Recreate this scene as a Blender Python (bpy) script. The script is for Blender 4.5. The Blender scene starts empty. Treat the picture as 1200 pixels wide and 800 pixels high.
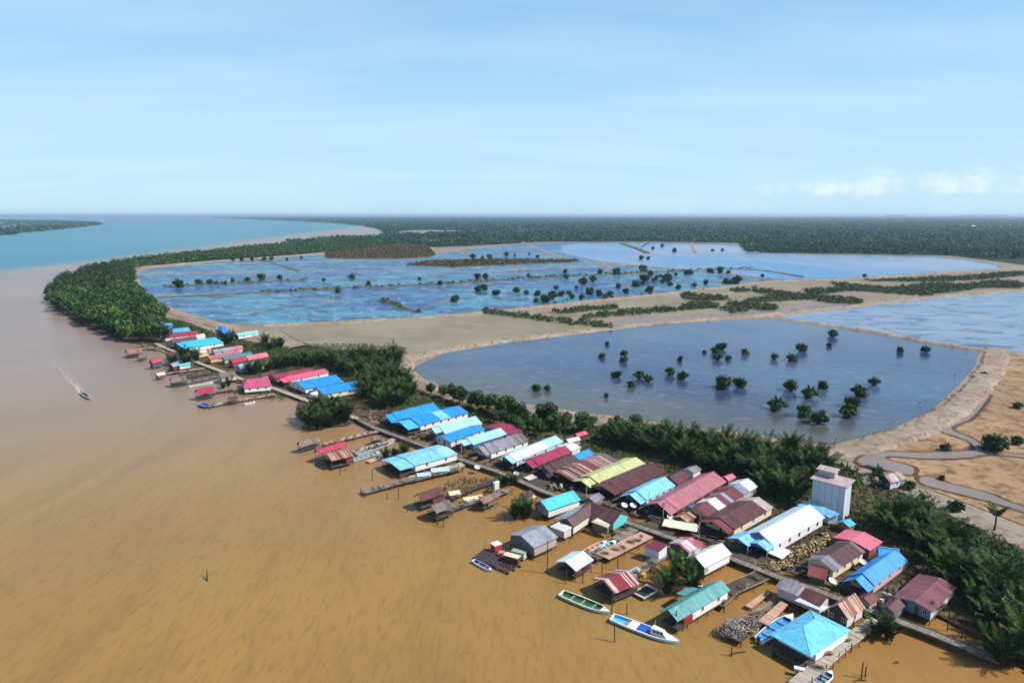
import bpy, bmesh, math, random
import numpy as np
from mathutils import Vector, Matrix
random.seed(7)
rng = np.random.default_rng(7)
S = bpy.context.scene
COL = S.collection
R = math.radians
# ------------------------------------------------------------------ camera, sky, sun, exposure
K = 1.636          # modelling unit -> metres (everything is enlarged by K at the end)
CAM_H = 55.0
PITCH = R(10.45)
FPX = 800.0
cam = bpy.data.cameras.new('camera')
cam.sensor_width = 36.0
cam.lens = 36.0 * FPX / 1200.0
cam.clip_start = 0.5
cam.clip_end = 400000
camo = bpy.data.objects.new('camera', cam)
COL.objects.link(camo)
camo.location = (0, 0, CAM_H)
camo.rotation_euler = (math.pi / 2 - PITCH, 0, 0)
S.camera = camo

SUN_AZ = R(-17)
SUN_EL = R(47)
sdir = Vector((math.cos(SUN_AZ) * math.cos(SUN_EL), math.sin(SUN_AZ) * math.cos(SUN_EL), math.sin(SUN_EL)))
sun = bpy.data.lights.new('sun', 'SUN')
sun.energy = 5.0
sun.angle = R(0.53)
sun.color = (1.0, 0.955, 0.895)
suno = bpy.data.objects.new('sun', sun)
COL.objects.link(suno)
suno.rotation_euler = sdir.to_track_quat('Z', 'Y').to_euler()
suno.location = (200, -100, 300)

W = bpy.data.worlds.new('World')
S.world = W
W.use_nodes = True
wt = W.node_tree
wt.nodes.clear()


def wn(t, **kw):
    n = wt.nodes.new(t)
    for k, v in kw.items():
        setattr(n, k, v)
    return n


def wmath(op, a, b=None, clamp=False):
    n = wn('ShaderNodeMath', operation=op, use_clamp=clamp)
    for i, v in enumerate((a, b)):
        if v is None:
            continue
        if isinstance(v, (int, float)):
            n.inputs[i].default_value = v
        else:
            wt.links.new(v, n.inputs[i])
    return n.outputs[0]


sky = wn('ShaderNodeTexSky', sky_type='NISHITA')
sky.sun_disc = False
sky.sun_elevation = SUN_EL
sky.sun_rotation = math.pi / 2 - SUN_AZ
sky.altitude = 50
sky.air_density = 1.0
sky.dust_density = 0.0
sky.ozone_density = 3.0
tc = wn('ShaderNodeTexCoord')
sep = wn('ShaderNodeSeparateXYZ')
wt.links.new(tc.outputs['Generated'], sep.inputs[0])
zc = wmath('MAXIMUM', sep.outputs[2], 0.02)
# high thin cirrus, laid out on a far plane overhead
cx = wmath('DIVIDE', sep.outputs[0], wmath('ADD', zc, 0.12))
cy = wmath('DIVIDE', sep.outputs[1], wmath('ADD', zc, 0.12))
cmb = wn('ShaderNodeCombineXYZ')
wt.links.new(wmath('MULTIPLY', cx, 0.55), cmb.inputs[0])
wt.links.new(wmath('MULTIPLY', cy, 1.5), cmb.inputs[1])
nz = wn('ShaderNodeTexNoise')
nz.inputs['Scale'].default_value = 1.1
nz.inputs['Detail'].default_value = 7
nz.inputs['Roughness'].default_value = 0.55
nz.inputs['Distortion'].default_value = 0.25
wt.links.new(cmb.outputs[0], nz.inputs['Vector'])
cr = wn('ShaderNodeValToRGB')
cr.color_ramp.elements[0].position = 0.40
cr.color_ramp.elements[1].position = 0.78
wt.links.new(nz.outputs[0], cr.inputs[0])
cirrus = wmath('MULTIPLY', cr.outputs[0], 0.27)
# low cumulus far away on the right
cm2 = wn('ShaderNodeCombineXYZ')
ang = wmath('ARCTAN2', sep.outputs[0], sep.outputs[1])
wt.links.new(wmath('MULTIPLY', ang, 30.0), cm2.inputs[0])
wt.links.new(wmath('MULTIPLY', sep.outputs[2], 44.0), cm2.inputs[1])
n2 = wn('ShaderNodeTexNoise')
n2.inputs['Scale'].default_value = 1.0
n2.inputs['Detail'].default_value = 6
n2.inputs['Roughness'].default_value = 0.55
wt.links.new(cm2.outputs[0], n2.inputs['Vector'])
hgt = wn('ShaderNodeMapRange', interpolation_type='SMOOTHSTEP')
hgt.inputs[1].default_value = 0.018
hgt.inputs[2].default_value = 0.030
wt.links.new(sep.outputs[2], hgt.inputs[0])
hg2 = wn('ShaderNodeMapRange', interpolation_type='SMOOTHSTEP')
hg2.inputs[1].default_value = 0.075
hg2.inputs[2].default_value = 0.034
wt.links.new(sep.outputs[2], hg2.inputs[0])
az = wn('ShaderNodeMapRange', interpolation_type='SMOOTHSTEP')
az.inputs[1].default_value = 0.20
az.inputs[2].default_value = 0.50
wt.links.new(ang, az.inputs[0])
cs = wmath('MULTIPLY', wmath('MULTIPLY', hgt.outputs[0], hg2.outputs[0]), az.outputs[0])
cum = wn('ShaderNodeMapRange', interpolation_type='SMOOTHSTEP')
cum.inputs[1].default_value = 0.52
cum.inputs[2].default_value = 0.92
wt.links.new(wmath('ADD', n2.outputs[0], wmath('MULTIPLY', cs, 0.22)), cum.inputs[0])
cumf = wmath('MULTIPLY', wmath('MULTIPLY', cum.outputs[0], wmath('MULTIPLY', cs, 1.2, True)), 0.8)
# thin bright veil of far cloud towards the horizon
veil = wn('ShaderNodeMapRange', interpolation_type='SMOOTHSTEP')
veil.inputs[1].default_value = 0.85
veil.inputs[2].default_value = -0.02
veil.inputs[3].default_value = 0.0
veil.inputs[4].default_value = 0.92
wt.links.new(sep.outputs[2], veil.inputs[0])
cl = wmath('MAXIMUM', cirrus, cumf)
SKY_S = 0.113
bright = wn('ShaderNodeMix', data_type='RGBA')
wt.links.new(cl, bright.inputs[0])
vm = wn('ShaderNodeMix', data_type='RGBA')
wt.links.new(veil.outputs[0], vm.inputs[0])
wt.links.new(sky.outputs[0], vm.inputs[6])
vlow = wn('ShaderNodeMapRange', interpolation_type='SMOOTHSTEP')
vlow.inputs[1].default_value = 0.40
vlow.inputs[2].default_value = 0.0
wt.links.new(sep.outputs[2], vlow.inputs[0])
vcol = wn('ShaderNodeMix', data_type='RGBA')
wt.links.new(vlow.outputs[0], vcol.inputs[0])
vcol.inputs[6].default_value = (2.1, 4.5, 7.1, 1)
vcol.inputs[7].default_value = (3.8, 5.7, 7.0, 1)
wt.links.new(vcol.outputs[2], vm.inputs[7])
wt.links.new(vm.outputs[2], bright.inputs[6])
bright.inputs[7].default_value = (6.4, 7.2, 7.7, 1)
bg = wn('ShaderNodeBackground')
bg.inputs[1].default_value = SKY_S
wt.links.new(bright.outputs[2], bg.inputs[0])
wo = wn('ShaderNodeOutputWorld')
wt.links.new(bg.outputs[0], wo.inputs[0])

S.view_settings.view_transform = 'Standard'
S.view_settings.look = 'None'
S.view_settings.exposure = 0.34
S.view_settings.gamma = 1.0
S.view_settings.use_curve_mapping = False
S.render.engine = 'CYCLES'
S.cycles.use_denoising = True
S.cycles.max_bounces = 5
S.cycles.diffuse_bounces = 2
S.cycles.glossy_bounces = 3
S.cycles.volume_bounces = 0
S.cycles.use_adaptive_sampling = True
S.cycles.adaptive_threshold = 0.02

# ------------------------------------------------------------------ helpers
SP, CP = math.sin(PITCH), math.cos(PITCH)


def G(px, py, z=0.0):
    """photo pixel (1200 x 800) -> ground point at height z"""
    d = (px - 600.0) / FPX
    v = (py - 400.0) / FPX
    t = (CAM_H - z) / (SP + v * CP)
    return Vector((d * t, t * (CP - v * SP), z))


def GP(pts, z=0.0):
    return [G(x, y, z) for x, y in pts]


def lin(h, k=1.0):
    h = h.lstrip('#')
    c = [int(h[i:i + 2], 16) / 255 for i in (0, 2, 4)]
    return tuple((x / 12.92 if x <= 0.04045 else ((x + 0.055) / 1.055) ** 2.4) * k for x in c) + (1,)


def tag(o, label=None, cat=None, group=None, kind=None):
    if label: o['label'] = label
    if cat: o['category'] = cat
    if group: o['group'] = group
    if kind: o['kind'] = kind
    return o


class MB:
    def __init__(s):
        s.v = []; s.f = []; s.m = []

    def face(s, pts, m=0):
        i = len(s.v)
        s.v += [tuple(p) for p in pts]
        s.f.append(tuple(range(i, i + len(pts)))); s.m.append(m)

    def solid(s, verts, faces, m=0):
        i = len(s.v)
        s.v += [tuple(p) for p in verts]
        for f in faces:
            s.f.append(tuple(a + i for a in f)); s.m.append(m)

    def box(s, x0, x1, y0, y1, z0, z1, m=0):
        s.solid([(x0, y0, z0), (x1, y0, z0), (x1, y1, z0), (x0, y1, z0), (x0, y0, z1), (x1, y0, z1), (x1, y1, z1), (x0, y1, z1)],
                [(0, 3, 2, 1), (4, 5, 6, 7), (0, 1, 5, 4), (1, 2, 6, 5), (2, 3, 7, 6), (3, 0, 4, 7)], m)

    def bar(s, a, b, w=0.1, h=None, m=0):
        a = Vector(a); b = Vector(b); h = h or w
        d = (b - a)
        if d.length < 1e-6: return
        d.normalize()
        up = Vector((0, 0, 1)) if abs(d.z) < 0.95 else Vector((1, 0, 0))
        r = d.cross(up).normalized(); u = r.cross(d)
        vs = []
        for p in (a, b):
            for sx, sy in ((-1, -1), (1, -1), (1, 1), (-1, 1)):
                vs.append(p + r * (sx * w / 2) + u * (sy * h / 2))
        s.solid(vs, [(0, 1, 2, 3), (7, 6, 5, 4), (0, 4, 5, 1), (1, 5, 6, 2), (2, 6, 7, 3), (3, 7, 4, 0)], m)

    def tube(s, pts, rad, n=6, m=0):
        pts = [Vector(p) for p in pts]
        rad = rad if isinstance(rad, (list, tuple)) else [rad] * len(pts)
        rings = []
        for i, p in enumerate(pts):
            d = (pts[min(i + 1, len(pts) - 1)] - pts[max(i - 1, 0)]).normalized()
            up = Vector((0, 0, 1)) if abs(d.z) < 0.9 else Vector((1, 0, 0))
            r = d.cross(up).normalized(); u = r.cross(d)
            rings.append([p + (r * math.cos(2 * math.pi * k / n) + u * math.sin(2 * math.pi * k / n)) * rad[i] for k in range(n)])
        i0 = len(s.v)
        for r_ in rings: s.v += [tuple(q) for q in r_]
        for i in range(len(rings) - 1):
            for k in range(n):
                a = i0 + i * n + k; b = i0 + i * n + (k + 1) % n
                s.f.append((a, b, b + n, a + n)); s.m.append(m)
        s.f.append(tuple(i0 + k for k in range(n))[::-1]); s.m.append(m)
        s.f.append(tuple(i0 + (len(rings) - 1) * n + k for k in range(n))); s.m.append(m)

    def lathe(s, prof, n=12, c=(0, 0, 0), m=0):
        i0 = len(s.v)
        for r_, z in prof:
            for k in range(n):
                s.v.append((c[0] + r_ * math.cos(2 * math.pi * k / n), c[1] + r_ * math.sin(2 * math.pi * k / n), c[2] + z))
        for i in range(len(prof) - 1):
            for k in range(n):
                a = i0 + i * n + k; b = i0 + i * n + (k + 1) % n
                s.f.append((a, b, b + n, a + n)); s.m.append(m)

    def mesh(s, name, mats):
        me = bpy.data.meshes.new(name)
        me.from_pydata(s.v, [], s.f)
        mats = mats if isinstance(mats, (list, tuple)) else [mats]
        for mm in mats: me.materials.append(mm)
        if len(mats) > 1: me.polygons.foreach_set('material_index', s.m)
        me.update()
        return me

    def build(s, name, mats, parent=None, loc=None, rz=0):
        return link(name, s.mesh(name, mats), parent, loc, rz)


def link(name, me, parent=None, loc=None, rz=0):
    o = bpy.data.objects.new(name, me)
    COL.objects.link(o)
    if parent is not None: o.parent = parent
    if loc is not None: o.location = loc
    if rz: o.rotation_euler = (0, 0, rz)
    return o


def empty(name, loc, rz=0.0):
    o = bpy.data.objects.new(name, None)
    o.empty_display_size = 0.5
    COL.objects.link(o)
    o.location = loc
    o.rotation_euler = (0, 0, rz)
    return o


def copy_tree(o, parent=None):
    c = o.copy()
    COL.objects.link(c)
    if parent is not None: c.parent = parent
    for ch in list(o.children):
        copy_tree(ch, c)
    return c


# ------------------------------------------------------------------ materials
class NT:
    def __init__(s, name):
        s.mat = bpy.data.materials.new(name)
        s.mat.use_nodes = True
        s.t = s.mat.node_tree
        s.b = s.t.nodes['Principled BSDF']

    def n(s, t, **kw):
        n = s.t.nodes.new(t)
        for k, v in kw.items(): setattr(n, k, v)
        return n

    def l(s, a, b):
        s.t.links.new(a, b)

    def put(s, sock, v):
        if isinstance(v, (int, float)): sock.default_value = v
        elif isinstance(v, tuple): sock.default_value = v
        else: s.l(v, sock)

    def math(s, op, a, b=None, clamp=False):
        n = s.n('ShaderNodeMath', operation=op, use_clamp=clamp)
        s.put(n.inputs[0], a)
        if b is not None: s.put(n.inputs[1], b)
        return n.outputs[0]

    def noise(s, vec, scale, detail=4, rough=0.55, dist=0.0):
        n = s.n('ShaderNodeTexNoise')
        n.inputs['Scale'].default_value = scale
        n.inputs['Detail'].default_value = detail
        n.inputs['Roughness'].default_value = rough
        n.inputs['Distortion'].default_value = dist
        if vec is not None: s.l(vec, n.inputs['Vector'])
        return n.outputs[0]

    def ramp(s, f, a, b):
        n = s.n('ShaderNodeMapRange', interpolation_type='SMOOTHSTEP')
        n.inputs[1].default_value = a; n.inputs[2].default_value = b
        s.put(n.inputs[0], f)
        return n.outputs[0]

    def mix(s, f, a, b, blend='MIX'):
        n = s.n('ShaderNodeMix', data_type='RGBA', blend_type=blend)
        s.put(n.inputs[0], f); s.put(n.inputs[6], a); s.put(n.inputs[7], b)
        return n.outputs[2]

    def pos(s):
        n = s.n('ShaderNodeVectorMath', operation='SCALE')
        s.l(s.n('ShaderNodeNewGeometry').outputs['Position'], n.inputs[0])
        n.inputs['Scale'].default_value = 1.0 / K
        return n.outputs[0]

    def obj(s):
        return s.n('ShaderNodeTexCoord').outputs['Object']

    def scale(s, vec, sc, rz=0.0):
        n = s.n('ShaderNodeMapping')
        n.inputs['Scale'].default_value = sc
        n.inputs['Rotation'].default_value = (0, 0, rz)
        s.l(vec, n.inputs['Vector'])
        return n.outputs[0]

    def sepx(s, vec):
        n = s.n('ShaderNodeSeparateXYZ'); s.l(vec, n.inputs[0]); return n.outputs

    def bump(s, h, strength, dist):
        n = s.n('ShaderNodeBump')
        n.inputs['Strength'].default_value = strength
        n.inputs['Distance'].default_value = dist
        s.l(h, n.inputs['Height'])
        s.l(n.outputs[0], s.b.inputs['Normal'])

    def done(s, color, rough=0.6, spec=0.4, metal=0.0):
        s.put(s.b.inputs['Base Color'], color)
        s.put(s.b.inputs['Roughness'], rough)
        s.b.inputs['Specular IOR Level'].default_value = spec
        s.b.inputs['Metallic'].default_value = metal
        return s.mat


_mc = {}


def cached(f):
    def g(*a, **k):
        key = (f.__name__,) + a + tuple(sorted(k.items()))
        if key not in _mc: _mc[key] = f(*a, **k)
        return _mc[key]
    return g


@cached
def roofmat(c1, c2=None, p=0.3, k=0.78, sheet=0.85, rust=0.25):
    """sheet metal: corrugation runs down the slope, single sheets differ, rust runs down it"""
    t = NT('roof_sheet_metal')
    o = t.obj(); x = t.sepx(o)
    idx = t.math('FLOOR', t.math('DIVIDE', x[0], sheet))
    row = t.math('FLOOR', t.math('DIVIDE', x[1], 2.6))
    wn_ = t.n('ShaderNodeTexWhiteNoise', noise_dimensions='2D')
    cb = t.n('ShaderNodeCombineXYZ'); t.l(idx, cb.inputs[0]); t.l(row, cb.inputs[1])
    t.l(cb.outputs[0], wn_.inputs['Vector'])
    base = lin(c1, k)
    val = t.math('ADD', t.math('MULTIPLY', wn_.outputs[0], 0.30), 0.80)
    c = t.mix(1.0, base, (1, 1, 1, 1), 'MULTIPLY')
    mul = t.n('ShaderNodeVectorMath', operation='SCALE')
    t.l(c, mul.inputs[0]); t.l(val, mul.inputs['Scale'])
    c = mul.outputs[0]
    if c2:
        w2 = t.n('ShaderNodeTexWhiteNoise', noise_dimensions='1D')
        t.l(t.math('ADD', idx, 31.7), w2.inputs['W'])
        c = t.mix(t.math('LESS_THAN', w2.outputs[0], p), c, lin(c2, k))
    st = t.noise(t.scale(o, (2.2, 0.35, 0.35)), 1.0, 6, 0.65)
    c = t.mix(t.math('MULTIPLY', t.ramp(st, 0.50, 0.70), rust * .8 + .2), c, lin('#6a4a3a', 0.6))
    gr = t.noise(o, 0.45, 5, 0.6)
    fade = lin(c1, k); fade = tuple(min(.9, x * 1.25 + .03) for x in fade[:3]) + (1,)
    c = t.mix(t.math('MULTIPLY', t.ramp(gr, 0.45, 0.72), 0.55), c, fade)
    dk = t.noise(t.scale(o, (0.7, 0.5, 0.5)), 0.9, 5, 0.65)
    c = t.mix(t.math('MULTIPLY', t.ramp(dk, 0.50, 0.70), 0.38), c, lin('#4a4640', 0.6))
    sn = t.math('SINE', t.math('MULTIPLY', x[0], 2 * math.pi / 0.24))
    seam = t.math('LESS_THAN', t.math('FRACT', t.math('DIVIDE', x[0], sheet)), 0.07)
    c = t.mix(t.math('MULTIPLY', seam, 0.28), c, (0.02, 0.02, 0.025, 1))
    t.bump(sn, 0.5, 0.03)
    return t.done(c, 0.5, 0.35)


@cached
def wallmat(c1, k=0.9, dirt=0.2, board=0.22, vert=False):
    t = NT('board_wall')
    o = t.obj(); x = t.sepx(o)
    a = t.math('ADD', x[0], x[1]) if vert else x[2]
    fr = t.math('FRACT', t.math('DIVIDE', a, board))
    idx = t.math('FLOOR', t.math('DIVIDE', a, board))
    w = t.n('ShaderNodeTexWhiteNoise', noise_dimensions='1D'); t.l(idx, w.inputs['W'])
    c = t.mix(t.math('MULTIPLY', w.outputs[0], 0.16), lin(c1, k), lin('#8a8278', 0.6))
    n_ = t.noise(t.scale(o, (0.8, 0.8, 0.5)), 1.3, 6, 0.65)
    c = t.mix(t.math('MULTIPLY', t.ramp(n_, 0.48, 0.78), dirt), c, lin('#6b5a49', 0.6))
    c = t.mix(t.math('MULTIPLY', t.math('LESS_THAN', fr, 0.1), 0.35), c, (0.03, 0.027, 0.023, 1))
    return t.done(c, 0.75, 0.25)


@cached
def woodmat(c1='#8a7d70', c2='#5b4c40', k=0.7):
    t = NT('weathered_wood')
    o = t.obj()
    n_ = t.noise(t.scale(o, (1.2, 1.2, 1.2)), 1.6, 6, 0.7)
    c = t.mix(t.ramp(n_, 0.35, 0.7), lin(c1, k), lin(c2, k))
    return t.done(c, 0.85, 0.2)


@cached
def plankmat(c1='#8f8377', c2='#574a40', k=0.7, step=0.28):
    """boards lying across the walkway (local x along it)"""
    t = NT('plank_deck')
    o = t.obj(); x = t.sepx(o)
    idx = t.math('FLOOR', t.math('DIVIDE', x[0], step))
    w = t.n('ShaderNodeTexWhiteNoise', noise_dimensions='1D'); t.l(idx, w.inputs['W'])
    n_ = t.noise(o, 1.2, 5, 0.6)
    c = t.mix(t.math('MULTIPLY', t.math('ADD', w.outputs[0], n_), 0.5), lin(c1, k * 1.15), lin(c2, k))
    fr = t.math('FRACT', t.math('DIVIDE', x[0], step))
    c = t.mix(t.math('MULTIPLY', t.math('LESS_THAN', fr, 0.14), 0.7), c, (0.02, 0.017, 0.014, 1))
    return t.done(c, 0.85, 0.2)


@cached
def paint(c, k=0.8, rough=0.4, var=0.25):
    t = NT('weathered_paint')
    o = t.obj()
    n_ = t.noise(o, 1.7, 5, 0.6)
    cc = t.mix(t.math('MULTIPLY', t.ramp(n_, 0.45, 0.8), var), lin(c, k), lin('#7a7064', 0.6))
    return t.done(cc, rough, 0.4)


@cached
def dark(c='#20242a', rough=0.15):
    t = NT('dark_pane')
    n_ = t.noise(t.obj(), 3.0, 2)
    return t.done(t.mix(n_, lin(c, 0.6), lin(c, 1.0)), rough, 0.5)


@cached
def foliage(c1, c2, c3=None, scale=0.35, k=1.0, rough=0.55, obj_rand=True):
    t = NT('foliage')
    n_ = t.noise(t.pos(), scale, 3, 0.6)
    c = t.mix(t.ramp(n_, 0.36, 0.66), lin(c1, k), lin(c2, k))
    if c3:
        n2_ = t.noise(t.pos(), scale * 4.1, 2, 0.5)
        c = t.mix(t.ramp(n2_, 0.56, 0.72), c, lin(c3, k))
    if obj_rand:
        r_ = t.n('ShaderNodeObjectInfo').outputs['Random']
        mul = t.n('ShaderNodeVectorMath', operation='SCALE')
        t.l(c, mul.inputs[0]); t.l(t.math('ADD', t.math('MULTIPLY', r_, 0.75), 0.6), mul.inputs['Scale'])
        c = mul.outputs[0]
    m = t.done(c, rough, 0.12)
    return m


@cached
def groundmat(c1, c2, c3, s1=0.05, s2=0.4, k=0.8, bump=0.3, name='ground'):
    t = NT(name)
    p = t.pos()
    a = t.noise(p, s1, 6, 0.62, 0.3)
    b = t.noise(p, s2, 5, 0.65)
    c = t.mix(t.ramp(a, 0.36, 0.64), lin(c1, k), lin(c2, k))
    c = t.mix(t.math('MULTIPLY', t.ramp(b, 0.46, 0.66), 0.85), c, lin(c3, k))
    t.bump(t.noise(p, s2 * 2.5, 4, 0.6), bump, 0.25)
    return t.done(c, 0.95, 0.1)


def watermat(name, c1, c2, c3, s=0.02, k=1.0, rough=0.12, bump=0.15, bscale=0.5, stretch=(1, 1, 1), lo=0.5, hi=0.66, amt=0.9, rz=0.0, ior=1.33, spec=0.5):
    t = NT(name)
    p = t.pos()
    ps = t.scale(p, stretch, rz)
    a = t.noise(ps, s, 6, 0.6, 0.5)
    b = t.noise(ps, s * 2.7, 6, 0.65, 0.8)
    c = t.mix(t.ramp(a, 0.36, 0.64), lin(c1, k), lin(c2, k))
    c = t.mix(t.math('MULTIPLY', t.ramp(b, lo, hi), amt), c, lin(c3, k))
    t.bump(t.noise(t.scale(p, (0.6, 1.4, 1)), bscale, 4, 0.6), bump, 0.12)
    m = t.done(c, rough, spec)
    t.b.inputs['IOR'].default_value = ior
    return m

# ------------------------------------------------------------------ the setting: water, land, ponds, dikes
def inpoly(P, x, y):
    inside = np.zeros(len(x), bool)
    n = len(P); j = n - 1
    for i in range(n):
        xi, yi = P[i][0], P[i][1]; xj, yj = P[j][0], P[j][1]
        c = ((yi > y) != (yj > y)) & (x < (xj - xi) * (y - yi) / (yj - yi + 1e-12) + xi)
        inside ^= c; j = i
    return inside


def smooth(pts, it=2, closed=True):
    pts = [Vector(p) for p in pts]
    for _ in range(it):
        q = []
        n = len(pts)
        rngi = range(n if closed else n - 1)
        if not closed: q.append(pts[0])
        for i in rngi:
            a, b = pts[i], pts[(i + 1) % n]
            q += [a * 0.75 + b * 0.25, a * 0.25 + b * 0.75]
        if not closed: q.append(pts[-1])
        pts = q
    return pts


def sheet(name, pts, z, mat, kind='structure', sm=1, label=None):
    pts = smooth(pts, sm) if sm else [Vector(p) for p in pts]
    bm = bmesh.new()
    vs = [bm.verts.new((p.x, p.y, z)) for p in pts]
    f = bm.faces.new(vs)
    f.normal_update()
    if f.normal.z < 0: f.normal_flip()
    bmesh.ops.triangulate(bm, faces=[f])
    me = bpy.data.meshes.new(name)
    bm.to_mesh(me); bm.free()
    me.materials.append(mat)
    o = link(name, me)
    tag(o, label, None, None, kind)
    return o


# --- the river: silty brown by the village, greyer and then turquoise towards the sea
t = NT('river_water')
p = t.pos(); px_ = t.sepx(p)
A = G(-30, 324); B = G(415, 266.5)
dd = (B - A).normalized()
nx, ny = -dd.y, dd.x
dist = t.math('ADD', t.math('MULTIPLY', t.math('SUBTRACT', px_[0], A.x), nx), t.math('MULTIPLY', t.math('SUBTRACT', px_[1], A.y), ny))
wob = t.math('MULTIPLY', t.math('SUBTRACT', t.noise(p, 0.006, 4, 0.55), 0.5), 90.0)
turq = t.ramp(t.math('ADD', dist, wob), -25.0, 45.0)
far_ = t.ramp(t.math('SUBTRACT', px_[1], t.math('MULTIPLY', px_[0], 0.4)), 95.0, 330.0)
st = t.noise(t.scale(p, (0.10, 0.022, 1), R(28)), 1.0, 6, 0.62, 0.6)
big = t.noise(p, 0.011, 5, 0.55, 0.4)
near = t.mix(t.ramp(big, 0.35, 0.68), lin('#b6924f', 0.60), lin('#a88650', 0.60))
near = t.mix(t.math('MULTIPLY', t.ramp(st, 0.45, 0.72), 0.35), near, lin('#8c6f44', 0.52))
# reddish silt stirred up over the shallows by the village
e0 = G(430, 530); e1 = G(1100, 790)
ed = (e1 - e0).normalized()
sd = t.math('ADD', t.math('MULTIPLY', t.math('SUBTRACT', px_[0], e0.x), -ed.y), t.math('MULTIPLY', t.math('SUBTRACT', px_[1], e0.y), ed.x))
sh = t.ramp(t.math('ADD', sd, t.math('MULTIPLY', t.noise(p, 0.07, 4, 0.6), 16.0)), -14.0, 12.0)
fine = t.noise(t.scale(p, (1.5, 0.30, 1), R(33)), 1.0, 5, 0.65, 0.5)
near = t.mix(t.math('MULTIPLY', t.ramp(fine, 0.46, 0.66), 0.30), near, lin('#86683c', 0.52))  # reflection contrast of the ripples, put into the colour as darker streaks
near = t.mix(t.math('MULTIPLY', sh, 0.5), near, lin('#b87c42', 0.54))
mid = t.mix(t.ramp(big, 0.35, 0.68), lin('#ab9584', 0.60), lin('#9f8a7a', 0.60))
c = t.mix(far_, near, mid)
gb = t.noise(p, 0.0016, 4, 0.6)
tq = t.mix(t.ramp(gb, 0.4, 0.65), lin('#2f8ba0', 0.56), lin('#4a96a0', 0.56))
c = t.mix(turq, c, tq)
w1 = t.noise(t.scale(p, (0.5, 1.3, 1), R(-25)), 0.9, 5, 0.6)
w2 = t.noise(t.scale(p, (0.12, 0.35, 1), R(-25)), 1.0, 4, 0.6)
t.bump(t.math('ADD', w1, t.math('MULTIPLY', w2, 2.0)), 0.22, 0.15)
M_RIVER = t.done(c, 0.3, 0.32)
t.b.inputs['IOR'].default_value = 1.22
sheet('river', [(-70000, -400, 0), (70000, -400, 0), (70000, 70000, 0), (-70000, 70000, 0)], 0.0, M_RIVER, sm=0)

M_SAND = groundmat('#bdae9a', '#ab9b86', '#93836d', 0.03, 0.35, 0.52, name='sandy_land')
M_MUD = groundmat('#6b5a45', '#4d4033', '#8d7458', 0.09, 0.7, 0.55, name='dark_mud')
M_MARSH = groundmat('#c9a780', '#ae8f6c', '#7a5742', 0.05, 0.30, 0.58, name='dry_marsh_grass')
M_FLOOR = groundmat('#34482c', '#293c26', '#4a5234', 0.004, 0.02, 0.55, name='forest_floor')
M_GRASSY = groundmat('#7a7040', '#55602f', '#93794a', 0.06, 0.35, 0.6, name='rough_grass')
M_DIKE = groundmat('#cbb8a4', '#b49e88', '#8f7a66', 0.08, 0.55, 0.54, name='earth_dike')
M_FLAT = watermat('drained_pond', '#aca182', '#9c9074', '#b6ab92', 0.02, 0.58, rough=0.5, bump=0.08, amt=0.6, ior=1.12)
t = NT('pond_near')
p = t.pos(); xx_ = t.sepx(p)
c = t.mix(t.ramp(t.noise(p, 0.014, 5, 0.6, 0.5), 0.38, 0.64), lin('#3d5080', 0.42), lin('#587090', 0.44))
q0 = G(560, 466); q1 = G(960, 524); qd_ = (q1 - q0).normalized()
sd = t.math('ADD', t.math('MULTIPLY', t.math('SUBTRACT', xx_[0], q0.x), -qd_.y), t.math('MULTIPLY', t.math('SUBTRACT', xx_[1], q0.y), qd_.x))
shal = t.ramp(t.math('ADD', sd, t.math('MULTIPLY', t.noise(p, 0.05, 5, 0.65), 40.0)), 78.0, 10.0)
c = t.mix(t.math('MULTIPLY', shal, 0.8), c, lin('#77724e', 0.50))
c = t.mix(t.math('MULTIPLY', t.ramp(t.noise(p, 0.05, 6, 0.68, 0.7), 0.55, 0.68), 0.45), c, lin('#5d6458', 0.45))
c = t.mix(t.math('MULTIPLY', t.ramp(t.noise(t.scale(p, (0.35, 1.0, 1), 0.4), 0.55, 6, 0.7, 0.4), 0.52, 0.70), 0.36), c, lin('#a2b2c6', 0.6))  # pale ripple glints painted into the water colour
t.bump(t.math('ADD', t.noise(t.scale(p, (0.6, 1.4, 1), .5), 1.1, 5, 0.65), t.noise(p, 0.12, 3, 0.5)), 0.4, 0.12)
M_POND1 = t.done(c, 0.17, 0.5)
t.b.inputs['IOR'].default_value = 1.25
M_POND2 = watermat('pond_right', '#9aa6b4', '#7a96b4', '#44587c', 0.03, 0.6, rough=0.25, bump=0.25, stretch=(0.7, 1.2, 1), lo=0.53, hi=0.62, ior=1.2)
t = NT('pond_far')
p = t.pos(); ps = t.scale(p, (0.9, 1.0, 1))
c = t.mix(t.ramp(t.noise(ps, 0.012, 5, 0.6, 0.6), 0.42, 0.58), lin('#5a9fb8', 0.54), lin('#3d76b0', 0.52))
c = t.mix(t.math('MULTIPLY', t.ramp(t.noise(ps, 0.038, 8, 0.75, 1.0), 0.48, 0.55), 0.8), c, lin('#3a4474', 0.5))
c = t.mix(t.math('MULTIPLY', t.ramp(t.noise(t.scale(p, (1.0, 1.0, 1), 0.4), 0.022, 6, 0.65, 0.8), 0.56, 0.64), 0.7), c, lin('#7f8f70', 0.6))
c = t.mix(t.math('MULTIPLY', t.ramp(t.noise(ps, 0.14, 6, 0.75, 0.6), 0.54, 0.62), 0.5), c, lin('#b4d2e4', 0.75))  # whitish glitter of the far water, painted as colour
t.bump(t.noise(t.scale(p, (0.6, 1.4, 1)), 0.5, 4, 0.6), 0.3, 0.12)
M_POND3 = t.done(c, 0.3, 0.3)
t.b.inputs['IOR'].default_value = 1.14
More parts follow.
